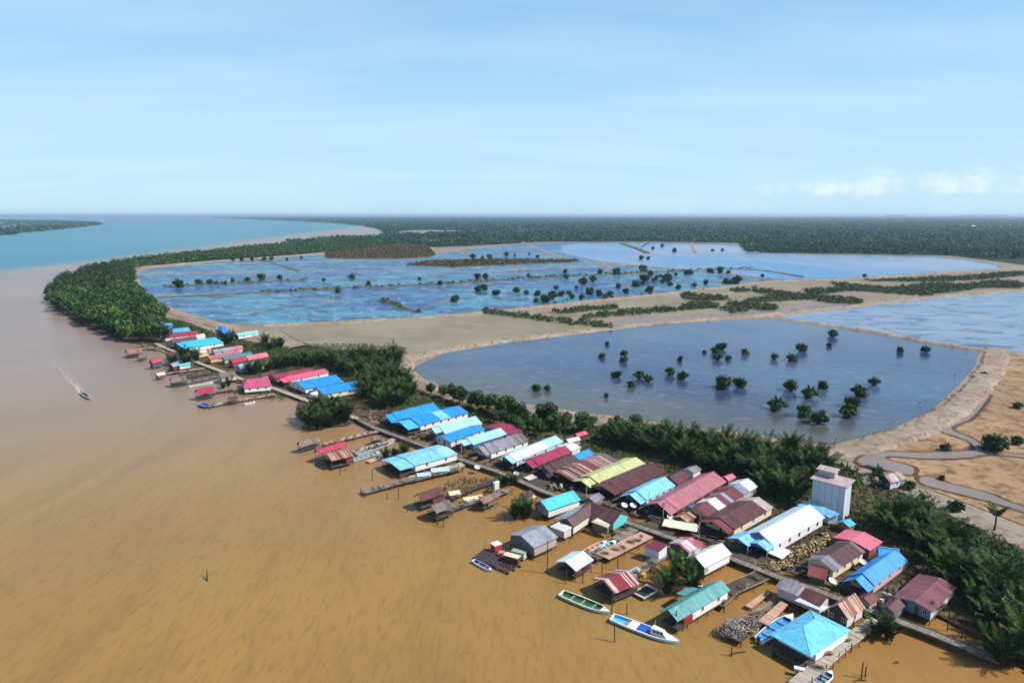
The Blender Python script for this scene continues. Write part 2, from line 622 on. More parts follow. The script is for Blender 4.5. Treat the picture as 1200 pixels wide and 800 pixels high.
M_POND4 = watermat('pond_pale', '#4f92c8', '#a9b0c4', '#86a6c6', 0.004, 0.56, rough=0.25, bump=0.2, stretch=(1, 0.5, 1), ior=1.2)
M_CREEK = watermat('creek', '#a59a90', '#988c84', '#b0a498', 0.05, 0.55, rough=0.35, bump=0.05, amt=0.5, ior=1.12)

shore = [(1300, 880), (1225, 800), (1150, 752), (1110, 728), (1080, 716), (1040, 712), (1000, 700), (950, 680), (900, 662), (850, 643), (790, 622), (740, 604),
         (690, 588), (640, 570), (590, 548), (545, 532), (500, 516), (460, 500), (430, 488), (418, 494), (404, 501), (364, 498), (347, 489),
         (348, 478), (352, 468), (325, 456), (300, 452), (270, 448), (250, 436), (235, 428), (205, 420), (190, 412), (178, 411), (158, 400), (128, 391),
         (101, 380), (77, 367.5), (61, 355.5), (57, 345), (65, 334), (85, 324), (110, 313), (130, 309.5), (180, 303), (230, 297), (290, 290.5), (350, 285),
         (385, 281), (420, 281), (446, 279), (455, 274), (448, 268.5), (425, 264), (380, 260.2), (300, 257), (245, 255.3)]
land = GP(shore) + [Vector((-9000, 40000, 0)), Vector((40000, 40000, 0)), Vector((40000, 20, 0)), Vector((150, 20, 0))]
sheet('land', land, 0.30, M_SAND)

floor = GP([(330, 285.5), (395, 279.5), (420, 280), (446, 278), (453, 274), (447, 269), (425, 264.5), (380, 260.6), (300, 257.3), (247, 255.5)]) + \
    [Vector((-8900, 39500, 0)), Vector((39500, 39500, 0)), Vector((39500, 1000, 0)), Vector((2500, 760, 0))] + \
    GP([(1340, 327), (1200, 311), (1115, 300), (1000, 298), (874, 296.5), (868, 285), (760, 283.5), (640, 283.5), (560, 288), (515, 290), (440, 287), (380, 288)])
sheet('forest_floor', floor, 0.36, M_FLOOR, sm=0)

mang_poly = GP([(60, 357), (56, 346), (63, 335), (84, 324), (112, 314.5), (135, 311.5), (158, 318), (156, 330), (160, 342), (172, 357), (196, 372), (188, 380), (183, 392),
                (195, 402), (190, 408), (165, 404), (125, 394), (98, 382), (76, 369)])
strip_poly = GP([(130, 311), (180, 304.5), (230, 298.5), (290, 292), (350, 286.5), (385, 282), (415, 282.5), (450, 285), (440, 291), (385, 295), (350, 298.5), (290, 302.5), (230, 307), (185, 311.5), (150, 316)])
sheet('mangrove_mud', mang_poly, 0.40, M_MUD, sm=1)
sheet('mangrove_mud', strip_poly, 0.42, M_FLOOR, sm=1)

mud = GP([(1300, 880), (1225, 800), (1150, 752), (1110, 728), (1080, 716), (1040, 712), (1000, 700), (950, 680), (900, 662), (850, 643), (790, 622), (740, 604),
          (690, 588), (640, 570), (590, 548), (545, 532), (500, 516), (460, 500), (430, 488), (418, 494), (404, 501), (364, 498), (347, 489),
          (348, 478), (352, 468), (325, 456), (300, 452), (270, 448), (250, 436), (235, 428), (205, 420), (190, 410), (180, 395), (195, 378), (225, 382),
          (270, 398), (320, 404), (420, 404), (475, 408), (478, 425), (490, 458), (540, 474), (620, 488), (690, 500), (740, 502), (850, 520), (960, 536), (1000, 552), (1060, 580), (1130, 612), (1240, 664), (1500, 760)])
sheet('mud_bank', mud, 0.38, M_MUD, sm=1)
sheet('grass_bank', GP([(520, 470), (545, 472), (620, 490), (690, 502), (700, 512), (660, 522), (620, 505), (580, 497), (560, 488)]), 0.43, M_GRASSY)
sheet('grass_bank', GP([(186, 371), (215, 376), (250, 390), (262, 398), (240, 392), (205, 382), (188, 378)]), 0.46, M_GRASSY)
sheet('marsh', GP([(1010, 528), (1060, 512), (1110, 485), (1140, 460), (1165, 425), (1215, 417), (1320, 415), (1700, 520), (1600, 720), (1330, 668), (1200, 618), (1130, 590), (1075, 570), (1030, 552)]), 0.42, M_MARSH)
sheet('path', GP([(1080, 580), (1130, 602), (1180, 626), (1300, 678), (1500, 740), (1490, 755), (1300, 690), (1170, 634), (1125, 612), (1085, 592)]), 0.47, M_SAND)


def pix(ox, oy, s, pts):
    return [(ox + x / s, oy + y / s) for x, y in pts]


def band(name, pts, w, z, mat):
    pts = smooth(GP(pts), 2, True); n = len(pts); mb = MB(); L, Rr = [], []
    for i, p in enumerate(pts):
        d = pts[(i + 1) % n] - pts[i - 1]; d.z = 0
        d = d.normalized() if d.length > 1e-6 else Vector((1, 0, 0))
        r = Vector((d.y, -d.x, 0)); ww = w * random.uniform(.6, 1.3)
        L.append((p.x + r.x * ww, p.y + r.y * ww, z + random.uniform(0, .01))); Rr.append((p.x - r.x * ww, p.y - r.y * ww, z + random.uniform(0, .01)))
    for i in range(n):
        j = (i + 1) % n; mb.face([L[i], L[j], Rr[j], Rr[i]])
    tag(mb.build(name, mat), kind='structure')


M_BANK = groundmat('#6e5040', '#7d5c44', '#4f3c32', 0.1, 0.5, 0.6, name='creek_bank')
creek1 = pix(980, 480, 4, [(85, 243), (180, 203), (280, 204), (400, 211), (520, 205), (640, 203), (658, 190), (625, 155), (560, 132), (485, 110), (470, 92), (510, 68), (600, 38), (635, 10), (665, -28), (705, -65),
                           (722, -62), (690, -20), (668, 8), (645, 35), (610, 62), (535, 86), (545, 108), (605, 128), (665, 160), (690, 195), (740, 203), (900, 222), (1100, 236), (1100, 250), (900, 234), (700, 215), (620, 236), (400, 238), (300, 228), (232, 226), (222, 238),
                           (350, 272), (368, 290), (352, 322), (240, 292), (120, 270)])
sheet('creek', GP(creek1), 0.50, M_CREEK, sm=2)
band('creek_bank', creek1, 0.9, 0.465, M_BANK)
band('creek_bank', pix(980, 480, 4, [(385, 322), (450, 323), (500, 348), (600, 372), (720, 402), (790, 438), (880, 466), (1100, 540), (1100, 556), (880, 490), (760, 452), (640, 420), (500, 385), (395, 358)]), 0.9, 0.48, M_BANK)
sheet('creek', GP(pix(980, 480, 4, [(385, 322), (450, 323), (500, 348), (600, 372), (720, 402), (790, 438), (880, 466), (1100, 540), (1100, 556), (880, 490), (760, 452), (640, 420), (500, 385), (395, 358)])), 0.51, M_CREEK)
sheet('creek', GP(pix(980, 480, 4, [(120, 310), (165, 325), (160, 365), (118, 360)])), 0.52, M_CREEK)

pond1 = GP([(486, 431), (520, 415), (600, 402), (700, 390), (780, 380), (900, 374), (1000, 388), (1146, 414), (1143, 430), (1122, 454), (1092, 482), (1042, 505), (975, 522),
            (880, 513), (760, 496), (680, 486), (600, 472), (540, 462), (505, 452), (482, 441)])
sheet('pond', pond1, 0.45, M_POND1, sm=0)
pond2 = GP([(912, 371.5), (1000, 361), (1100, 349), (1200, 342), (1400, 333), (1700, 380), (1400, 432), (1240, 420), (1150, 413), (1040, 393), (930, 376)])
sheet('pond', pond2, 0.46, M_POND2, sm=0)
basin = GP([(158, 318), (230, 309), (300, 304), (380, 299), (470, 303), (520, 297), (560, 291), (640, 284), (735, 284), (870, 285.5), (874, 297), (1000, 299), (1115, 301), (1194, 315), (1120, 320), (960, 329.5), (900, 328),
            (840, 338), (760, 346.5), (660, 356.5), (560, 367.5), (450, 376.5), (310, 382), (250, 378), (212, 365), (182, 352), (166, 338), (162, 327)])
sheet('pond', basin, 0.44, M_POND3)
sheet('pond', GP([(660, 286), (740, 285.5), (868, 287), (872, 296), (1000, 300), (1112, 302), (1188, 315), (1120, 318.5), (960, 328), (905, 327), (850, 320), (760, 313), (690, 305), (655, 296)]), 0.52, M_POND4, sm=1)
sheet('pond', GP([(320, 383), (450, 377), (560, 369), (640, 374), (715, 386), (690, 389.5), (600, 400), (520, 412), (480, 420), (460, 412), (400, 412), (355, 404)]), 0.47, M_FLAT)
sheet('pond', GP([(640, 364), (760, 351), (830, 344), (900, 340), (960, 336), (960, 340), (830, 352), (760, 360), (700, 368), (650, 371)]), 0.48, M_FLAT)
sheet('pond', GP([(700, 378), (790, 372), (900, 362), (1000, 354), (1000, 358), (900, 368), (790, 379), (730, 385)]), 0.49, M_CREEK)
# pools shining between the far trees
for q in ([(455, 276), (470, 270.5), (500, 269.5), (548, 270.5), (540, 274), (500, 275)], [(556, 273.5), (580, 271.6), (632, 271.4), (628, 273.8)],
          [(500, 285), (502, 281.5), (518, 281), (517, 285)], [(862, 251.0 + 3), (905, 250.2 + 3), (950, 251 + 3), (905, 251.6 + 3)]):
    sheet('pond', GP(q), 0.60, M_CREEK, sm=1)


def resample(pts, step):
    out = [Vector(pts[0])]; acc = 0
    for a, b in zip(pts, pts[1:]):
        a, b = Vector(a), Vector(b); L = (b - a).length
        n = max(1, int(L / step))
        for i in range(1, n + 1): out.append(a.lerp(b, i / n))
    return out


def dike(pts, w, h=1.0, mat=None, step=3.0, z0=0.2, name='earth_dike', label=None):
    pts = resample(smooth(GP(pts), 2, False), step)
    mb = MB(); prev = None
    nn = len(pts)
    for i, p in enumerate(pts):
        d = (pts[min(i + 1, nn - 1)] - pts[max(i - 1, 0)]); d.z = 0; d.normalize()
        r = Vector((d.y, -d.x, 0))
        ww = w * (1 + random.uniform(-.18, .18)); hh = h * (1 + random.uniform(-.2, .2)); o = random.uniform(-.06, .06) * w
        prof = [(-ww / 2 - 1.3, z0), (-ww / 2, z0 + hh * .8), (-ww * .1, z0 + hh), (ww * .25, z0 + hh * .93), (ww / 2, z0 + hh * .75), (ww / 2 + 1.3, z0)]
        ring = [p + r * (x + o) + Vector((0, 0, z)) for x, z in prof]
        i0 = len(mb.v); mb.v += [tuple(q) for q in ring]
        if prev is not None:
            for k in range(5):
                mb.f.append((prev + k, prev + k + 1, i0 + k + 1, i0 + k)); mb.m.append(0)
        prev = i0
    o = mb.build(name, mat or M_DIKE)
    return tag(o, kind='structure')


dike([(150, 316), (156, 330), (162, 342), (176, 356), (205, 367), (232, 376), (300, 395), (352, 408)], 7, 1.0)
dike([(474, 418), (470, 430), (478, 444), (500, 455), (540, 466), (600, 478), (680, 492), (760, 501), (850, 514), (920, 523)], 6, 1.1)
dike([(900, 523), (975, 534), (1046, 518), (1102, 495), (1137, 467), (1160, 438), (1167, 420), (1167, 411)], 6.2, 1.1, step=2.0)
dike([(476, 422), (520, 411), (600, 399), (700, 387.5), (780, 378), (900, 370), (1000, 359.5), (1100, 347.5), (1200, 340.5), (1400, 331)], 5, 1.0)
dike([(902, 372.5), (1000, 386), (1060, 397), (1155, 413.5), (1230, 420)], 4, 0.9)
dike([(308, 382.5), (450, 376.5), (560, 367.8), (660, 356.8), (760, 346.6), (840, 338.2), (905, 329.5), (960, 329), (1120, 319.5), (1200, 313), (1400, 300)], 4.5, 0.9)
dike([(160, 320), (260, 320), (400, 318.5), (540, 318)], 3.5, 0.8, step=5)
dike([(150, 315), (230, 308), (300, 303), (380, 297.5), (440, 293)], 7, 1.0, step=6)
M_GDIKE = groundmat('#6f6a45', '#565a38', '#8a7a58', 0.05, 0.5, 0.6, name='grassy_dike')
dike([(176, 350), (300, 344), (400, 338.5), (470, 336), (545, 332), (640, 325.5), (740, 321), (820, 317), (880, 315), (940, 325)], 4, 1.0, M_GDIKE, step=5)
dike([(195, 337), (260, 333), (330, 330), (357, 329)], 5, 0.9, M_GDIKE, step=5)
dike([(447, 353), (470, 360), (490, 367)], 3, 0.9, M_GDIKE, step=5)
dike([(612, 284), (630, 291), (650, 301), (680, 306), (760, 313), (830, 318), (900, 327)], 5, 0.8, step=6)
dike([(728, 286), (748, 292), (758, 297)], 8, 1.5, M_GDIKE, step=6)
dike([(755, 297.5), (872, 297.5)], 5, 0.8, step=6)
dike([(560, 318), (700, 312), (760, 309.5)], 4, 0.6, step=6)
for q, w_, m_ in (([(640, 301), (700, 298.5), (758, 296.5)], 4, M_DIKE), ([(500, 294.5), (560, 296), (645, 299.5)], 4, M_DIKE), ([(300, 304), (330, 312), (352, 319)], 3, M_GDIKE), ([(560, 304), (600, 311), (618, 318)], 3, M_DIKE), ([(700, 306), (712, 313), (730, 322)], 3, M_DIKE),
                  ([(165, 312), (300, 309), (420, 306), (470, 306)], 3, M_DIKE), ([(760, 284.5), (752, 290)], 4, M_GDIKE), ([(810, 284.8), (815, 297)], 4, M_DIKE)):
    dike(q, w_, .7, m_, step=5)
for pl in ([(472, 311), (500, 306), (560, 304), (678, 304.8), (678, 307.5), (610, 310), (530, 314)], [(380, 290), (430, 287), (500, 286), (513, 301), (480, 304), (380, 304)]):
    sheet('reed_bank', GP(pl), 0.56, M_GRASSY)
isl = GP([(-260, 262), (0, 258.3), (60, 259), (112, 261), (118, 263), (90, 266.5), (0, 275.5), (-260, 290)])
sheet('island', isl, 0.4, M_FLOOR)
sheet('pond', GP([(-200, 266), (0, 261.2), (60, 261.4), (80, 263), (30, 267), (-200, 276)]), 0.55, M_POND2)
# low hills beyond the plain
mb = MB()
for cx_, cy_, w_, h_ in ((9400, 17000, 1000, 70), (11900, 17600, 3200, 62), (14200, 18000, 2600, 66)):
    n = 24
    prev = None
    for i in range(n + 1):
        f = i / n
        x = cx_ + (f - .5) * w_
        hh = h_ * (math.sin(math.pi * f) ** 1.3) * (1 + .12 * math.sin(f * 21 + cx_))
        r = [(x, cy_ - 600, -3), (x, cy_, max(hh, -2)), (x, cy_ + 600, -3)]
        i0 = len(mb.v); mb.v += r
        if prev is not None:
            mb.f += [(prev, prev + 1, i0 + 1, i0), (prev + 1, prev + 2, i0 + 2, i0 + 1)]; mb.m += [0, 0]
        prev = i0
HILLS = mb.build('hills', M_FLOOR)
tag(HILLS, kind='structure')


# ------------------------------------------------------------------ vegetation
def quads(name, C, Nrm, sx, sy, mat):
    """many leaf-clump quads in one mesh: centres, normals, half sizes (numpy)"""
    M = len(C)
    Nrm = Nrm / (np.linalg.norm(Nrm, axis=1, keepdims=True) + 1e-9)
    a = rng.normal(size=(M, 3))
    T = np.cross(Nrm, a); T /= (np.linalg.norm(T, axis=1, keepdims=True) + 1e-9)
    U = np.cross(Nrm, T)
    sx = np.broadcast_to(sx, (M,))[:, None]; sy = np.broadcast_to(sy, (M,))[:, None]
    bend = Nrm * (sx * 0.25)
    V = np.empty((M, 4, 3))
    V[:, 0] = C - T * sx - bend; V[:, 1] = C - U * sy; V[:, 2] = C + T * sx - bend; V[:, 3] = C + U * sy
    me = bpy.data.meshes.new(name)
    me.vertices.add(M * 4); me.loops.add(M * 4); me.polygons.add(M)
    me.vertices.foreach_set('co', V.reshape(-1).astype(np.float32))
    me.loops.foreach_set('vertex_index', np.arange(M * 4, dtype=np.int32))
    me.polygons.foreach_set('loop_start', np.arange(0, M * 4, 4, dtype=np.int32))
    me.materials.append(mat)
    me.update(calc_edges=True)
    return me


def blob(c, r, n, rs, up=0.4, jit=0.5):
    """n leaf centres and normals through the outer part of an ellipsoid"""
    d = rs.normal(size=(n, 3)); d /= np.linalg.norm(d, axis=1, keepdims=True)
    rad = rs.uniform(0.55, 1.08, size=(n, 1))
    P = np.asarray(c) + d * rad * np.asarray(r)
    N = d + rs.normal(size=(n, 3)) * jit + np.array([0, 0, up])
    return P, N


def join_meshes(name, meshes):
    """several mesh datablocks -> one (materials kept)"""
    bm = bmesh.new(); mats = []
    for me in meshes:
        off = len(mats); k0 = len(bm.faces)
        bm.from_mesh(me)
        bm.faces.ensure_lookup_table()
        for f in bm.faces[k0:]: f.material_index += off
        mats += list(me.materials)
    out = bpy.data.meshes.new(name)
    bm.to_mesh(out); bm.free()
    for m in mats: out.materials.append(m)
    return out


M_BARK = woodmat('#6a5d4e', '#463a30', 0.6)
M_MANG = foliage('#42622a', '#2c4a20', '#76883e', 0.16, 0.80)
M_BUSH = foliage('#3a562a', '#294424', '#65803c', 0.6, 0.74)
M_TREE = foliage('#3f5c2c', '#2c4724', '#607a3a', 0.5, 0.65)
M_NIPA = foliage('#2f501c', '#1f3a16', '#7a963a', 0.5, 0.70, rough=0.65)
M_FOREST = foliage('#2c5a34', '#1d4630', '#5d7a48', 0.0022, 0.70, obj_rand=False)
M_SCRUB = foliage('#4a6030', '#384a28', '#757642', 0.1, 0.72, obj_rand=False)
M_COVER = foliage('#3f7030', '#2f5a28', '#588a3c', 0.3, 0.62, obj_rand=False)
M_REED = foliage('#6e5f38', '#5a5232', '#8a7648', 0.06, 0.62, obj_rand=False)


def crown_mesh(seed, w, h, lobes, leaves, size, z0, mat, name='crown', low=.28):
    rs = np.random.default_rng(seed)
    Ps, Ns = [], []
    for i in range(lobes):
        a = rs.uniform(0, 6.28); q = rs.uniform(0, .62) ** .7 * w * .5
        zz = z0 + h * (low + (.83 - low) * rs.uniform() * (1 - (q / (w * .55)) ** 2))
        r = np.array([w * rs.uniform(.17, .30), w * rs.uniform(.17, .30), h * rs.uniform(.16, .30)])
        P, N = blob((q * math.cos(a), q * math.sin(a), zz), r, leaves, rs)
        Ps.append(P); Ns.append(N)
    P = np.concatenate(Ps); N = np.concatenate(Ns)
    s = size * rs.uniform(.6, 1.3, len(P))
    return quads(name, P, N, s, s * .6, mat)


def trunk_mesh(seed, h, r, spread, z0=-.2, prop=False, limbs=4):
    rs = random.Random(seed); mb = MB()
    mb.tube([(0, 0, z0), (rs.uniform(-.15, .15), rs.uniform(-.15, .15), h * .5), (rs.uniform(-.3, .3), rs.uniform(-.3, .3), h * .85)], [r, r * .75, r * .3], 6)
    for k in range(limbs):
        a = rs.uniform(0, 6.28); zs = h * rs.uniform(.3, .6)
        mb.tube([(0, 0, zs), (spread * .5 * math.cos(a), spread * .5 * math.sin(a), zs + h * .18), (spread * math.cos(a), spread * math.sin(a), zs + h * .3)], [r * .5, r * .35, r * .12], 5)
    if prop:
        for k in range(7):
            a = k * .9 + rs.uniform(-.2, .2); q = spread * rs.uniform(.45, .8)
            mb.tube([(0, 0, h * .32), (q * .6 * math.cos(a), q * .6 * math.sin(a), h * .26), (q * math.cos(a), q * math.sin(a), z0)], [r * .35, r * .3, r * .22], 4)
    return mb.mesh('trunk', M_BARK)


def nipa_mesh(seed, n=15, L=7.0):
    rs = random.Random(seed); mb = MB()
    for i in range(n):
        a = 6.283 * i / n + rs.uniform(-.3, .3)
        l = L * rs.uniform(.7, 1.1); tilt = rs.uniform(.05, .5); droop = rs.uniform(.3, .85)
        b = Vector((rs.uniform(-.5, .5), rs.uniform(-.5, .5), 0))
        pts = []; ang = math.pi / 2 - tilt; pos = b.copy(); segs = 8
        for s in range(segs + 1):
            pts.append(pos.copy())
            pos += Vector((math.cos(a) * math.cos(ang), math.sin(a) * math.cos(ang), math.sin(ang))) * (l / segs)
            ang -= droop * (.05 + .045 * s)
        mb.tube(pts, [.09 - .009 * s for s in range(segs + 1)], 4, m=1)
        side = Vector((-math.sin(a), math.cos(a), 0))
        m = 22
        for k in range(m):
            f = .16 + .84 * k / m
            s = f * segs; s0 = min(int(s), segs - 1)
            p = pts[s0].lerp(pts[s0 + 1], s - s0); d = (pts[s0 + 1] - pts[s0]).normalized()
            ll = l * .17 * (math.sin(math.pi * min(1, .25 + f * .72)) + .25)
            for sg in (-1, 1):
                up = d.cross(side * sg)
                if up.z < 0: up = -up
                tip = p + (side * sg * .8 + d * .65 + up * rs.uniform(-.25, .2) - Vector((0, 0, rs.uniform(.0, .3)))) * ll
                wv = d * .10
                mb.face([p - wv, p + wv, p.lerp(tip, .6) + wv * .9, tip], 0)
    return mb.mesh('nipa_palm', [M_NIPA, M_BARK])


NIPA = [nipa_mesh(i, 17 + i % 4, 6.0 + (i % 3) * .7) for i in range(6)]
MANG = [join_meshes('mangrove_tree', [crown_mesh(10 + i, 7.5, 8.0, 9, 60, .62, 1.2, M_MANG), trunk_mesh(i, 7, .2, 2.2, prop=True)]) for i in range(6)]
def spiky_mesh(seed, n, L):
    me = nipa_mesh(seed, n, L); me.materials[0] = M_BUSH
    return me


BUSH = [join_meshes('nipa_bush', [crown_mesh(30 + i, 4.6 + .25 * i, 3.0 + .2 * i, 9 + i, 70, .36, .1, M_BUSH, low=.12), trunk_mesh(40 + i, 3.0, .12, 2.0, prop=True), spiky_mesh(140 + i, 16 + 2 * i, 3.6 + .15 * i)]) for i in range(6)]  # pond nipa palms: mangrove crown and prop roots joined with nipa fronds
TCROWN = [crown_mesh(60 + i, 5.2, 4.6, 10, 90, .34, 1.3, M_TREE) for i in range(4)]
TTRUNK = [trunk_mesh(70 + i, 4.8, .16, 1.7) for i in range(4)]


def scatter(poly, spacing, maxn=None):
    P = np.array([(p.x, p.y) for p in poly])
    x0, y0 = P.min(0); x1, y1 = P.max(0)
    n = int((x1 - x0) * (y1 - y0) / (spacing * spacing) * 1.0)
    gx = np.arange(x0, x1, spacing); gy = np.arange(y0, y1, spacing)
    X, Y = np.meshgrid(gx, gy); X = X.ravel(); Y = Y.ravel()
    X = X + rng.uniform(-.45, .45, len(X)) * spacing; Y = Y + rng.uniform(-.45, .45, len(Y)) * spacing
    k = inpoly(P, X, Y)
    return X[k], Y[k]


def tree_objs(name, meshes, pts, label, cat, group, smin, smax, z=.3):
    for (x, y) in pts:
        o = link(name, random.choice(meshes), None, (x, y, z - .05), random.uniform(0, 6.28))
        s = random.uniform(smin, smax)
        o.scale = (s * random.uniform(.9, 1.12), s * random.uniform(.9, 1.12), s * random.uniform(.85, 1.15))
        tag(o, label, cat, group)


def lump_stuff(name, X, Y, w, h, q, leaf, mat, label, z=.3, seed=1):
    """one object: a mass of leaf clumps, q per plant, plants w wide and h high"""
    rs = np.random.default_rng(seed)
    n = len(X)
    w = np.broadcast_to(w, (n,)); h = np.broadcast_to(h, (n,)); leaf = np.broadcast_to(leaf, (n,))
    d = rs.normal(size=(n, q, 3)); d /= np.linalg.norm(d, axis=2, keepdims=True)
    d[:, :, 2] = np.abs(d[:, :, 2]) * 1.0 - .25
    rad = rs.uniform(.5, 1.05, (n, q, 1))
    C = d * rad * np.stack([w / 2, w / 2, h * .62], 1)[:, None, :]
    C[:, :, 0] += X[:, None]; C[:, :, 1] += Y[:, None]; C[:, :, 2] += (z + h * .32)[:, None] if not np.isscalar(z) else z + (h * .36)[:, None]
    N = d + rs.normal(size=d.shape) * .45 + np.array([0, 0, .45])
    s = np.repeat(leaf, q) * rs.uniform(.6, 1.3, n * q)
    me = quads(name, C.reshape(-1, 3), N.reshape(-1, 3), s, s * .62, mat)
    o = link(name, me)
    return tag(o, label, None, None, 'stuff')


# mangrove wood on the point: the nearest trees one by one, the rest as a mass
X, Y = scatter(mang_poly, 6.2)
order = np.argsort(X * X + Y * Y)
X, Y = X[order], Y[order]
tree_objs('mangrove_tree', MANG, list(zip(X[:240], Y[:240])), 'green mangrove tree in the dense wood on the river point beyond the village', 'tree', 'mangrove trees on the river point', .75, 1.25)
lump_stuff('mangrove_wood', X[240:], Y[240:], rng.uniform(6, 9, len(X) - 240), rng.uniform(6, 10, len(X) - 240), 90, .75, M_MANG, 'mangrove wood running on round the river point')
X, Y = scatter(strip_poly, 7.0)
lump_stuff('shore_wood', X, Y, rng.uniform(7, 10, len(X)), rng.uniform(6, 11, len(X)), 46, 1.1, M_MANG, 'strip of mangrove wood along the far river bank', seed=2)

# the forest that reaches the horizon, and the one on the island and the far coast
n = 62000
u = rng.uniform(math.log(880), math.log(15000), n)
yy = np.exp(u); xx = rng.uniform(-.80, 1.05, n) * yy
FP = np.array([(p.x, p.y) for p in floor])
k = inpoly(FP, xx, yy)
holes = [[(455, 276), (470, 270.5), (500, 269.5), (548, 270.5), (540, 274), (500, 275)], [(556, 273.5), (580, 271.6), (632, 271.4), (628, 273.8)], [(500, 285), (502, 281.5), (518, 281), (517, 285)],
         [(380, 290), (430, 287), (500, 286), (513, 301), (480, 304), (380, 304)]]
for hpx in holes:
    k &= ~inpoly(np.array([(p.x, p.y) for p in GP(hpx)]), xx, yy)
xx, yy = xx[k], yy[k]
wd = np.clip(yy * .0105, 9, 150); hh = rng.uniform(6, 15, len(xx)) * np.clip(.75 + yy / 9000, .8, 1.4)
lump_stuff('forest', xx, yy, wd, hh, 16, wd * .17, M_FOREST, 'flat dark green forest reaching to the horizon', seed=3)
X, Y = scatter(isl, 45)
ring = ~inpoly(np.array([(p.x, p.y) for p in GP([(-240, 263.5), (0, 259.4), (70, 260.2), (98, 262.4), (40, 267.5), (-240, 281)])]), X, Y) | (rng.uniform(size=len(X)) < .12)
lump_stuff('island_wood', X[ring], Y[ring], 55., rng.uniform(5, 9, ring.sum()), 14, 10., M_FOREST, 'low wood fringing the flat island across the river', seed=4)
for i, q in enumerate(([(-200, 264.5), (-20, 261), (20, 261.2), (-30, 265), (-200, 271)], [(30, 260.8), (75, 261), (88, 262.6), (50, 264.2), (10, 264)], [(-120, 274), (-30, 267), (25, 266), (-10, 269.5), (-120, 277)])):
    sheet('pond', GP(q), 0.6 + .02 * i, M_FLAT if i != 1 else M_POND2)

# hedges of scrub on the drained flats and reeds on the banks
flats = [pix(480, 360, 3.333, q) for q in ([(280, 15), (420, 32), (600, 52), (740, 68), (800, 84), (780, 90), (640, 74), (480, 52), (300, 30)],
                                            [(560, 22), (680, 10), (820, 2), (820, 8), (700, 20), (580, 30)], [(660, 44), (740, 30), (900, 14), (1100, 2), (1200, -6), (1200, 4), (1000, 22), (800, 40), (690, 50)])]
flats += [pix(800, 230, 3, q) for q in ([(0, 345), (60, 350), (150, 355), (160, 368), (60, 372), (0, 365)], [(0, 385), (60, 378), (125, 385), (120, 396), (0, 400)], [(130, 395), (200, 398), (230, 410), (180, 415), (135, 405)],
                                         [(170, 330), (230, 330), (235, 340), (180, 340)], [(160, 375), (330, 390), (325, 405), (230, 402), (160, 388)], [(240, 325), (300, 335), (420, 350), (560, 360), (640, 370), (630, 382), (540, 380), (440, 365), (330, 372), (220, 378), (230, 368), (330, 355), (250, 340)],
                                         [(520, 305), (640, 320), (760, 330), (880, 345), (870, 355), (740, 345), (600, 335), (440, 350), (430, 335), (560, 325)], [(740, 325), (860, 310), (1000, 315), (1100, 300), (1200, 310), (1200, 325), (1060, 325), (900, 345), (780, 338)],
                                         [(640, 300), (860, 290), (1000, 285), (1100, 275), (1200, 268), (1200, 280), (1060, 295), (860, 303)])]
fx, fy = [], []
for q in flats:
    X, Y = scatter(GP(q), 3.0); fx.append(X); fy.append(Y)
fx = np.concatenate(fx); fy = np.concatenate(fy)
kk = rng.uniform(size=len(fx)) < .92
fx, fy = fx[kk], fy[kk]
lump_stuff('mangrove_scrub', fx, fy, rng.uniform(3.2, 6, len(fx)), rng.uniform(1.6, 4.0, len(fx)), 40, .55, M_SCRUB, 'dark mangrove scrub growing in hedges across the drained flats', seed=5)
rx, ry = [], []
for q in ([(474, 311), (500, 306.5), (560, 304.5), (676, 305), (676, 307), (610, 309.6), (530, 313.5)], [(382, 291), (430, 288), (500, 287), (510, 300), (480, 303), (382, 303)]):
    X, Y = scatter(GP(q), 5); rx.append(X); ry.append(Y)
rx = np.concatenate(rx); ry = np.concatenate(ry)
lump_stuff('reeds', rx, ry, rng.uniform(5, 8, len(rx)), rng.uniform(1.2, 3.0, len(rx)), 12, 1.2, M_REED, 'brown reeds covering the low banks in the far ponds', seed=6)
# scrub along the grassy dikes
dx, dy = [], []
for q, sp_ in (([(300, 344), (400, 338.5), (470, 336), (545, 332), (640, 325.5), (740, 321), (820, 317), (880, 315)], 3.5), ([(195, 337), (260, 333), (330, 330), (357, 329)], 4), ([(447, 353), (470, 360), (490, 367)], 4), ([(640, 357.5), (760, 346.5)], 9)):
    for p in resample(smooth(GP(q), 2, False), sp_):
        if random.random() < .75: dx.append(p.x + random.uniform(-2, 2)); dy.append(p.y + random.uniform(-2.5, 2.5))
dx, dy = np.array(dx), np.array(dy)
lump_stuff('dike_scrub', dx, dy, rng.uniform(2, 5, len(dx)), rng.uniform(1, 2.6, len(dx)), 26, .6, M_SCRUB, 'low scrub growing along the pond dikes', z=.9, seed=7)

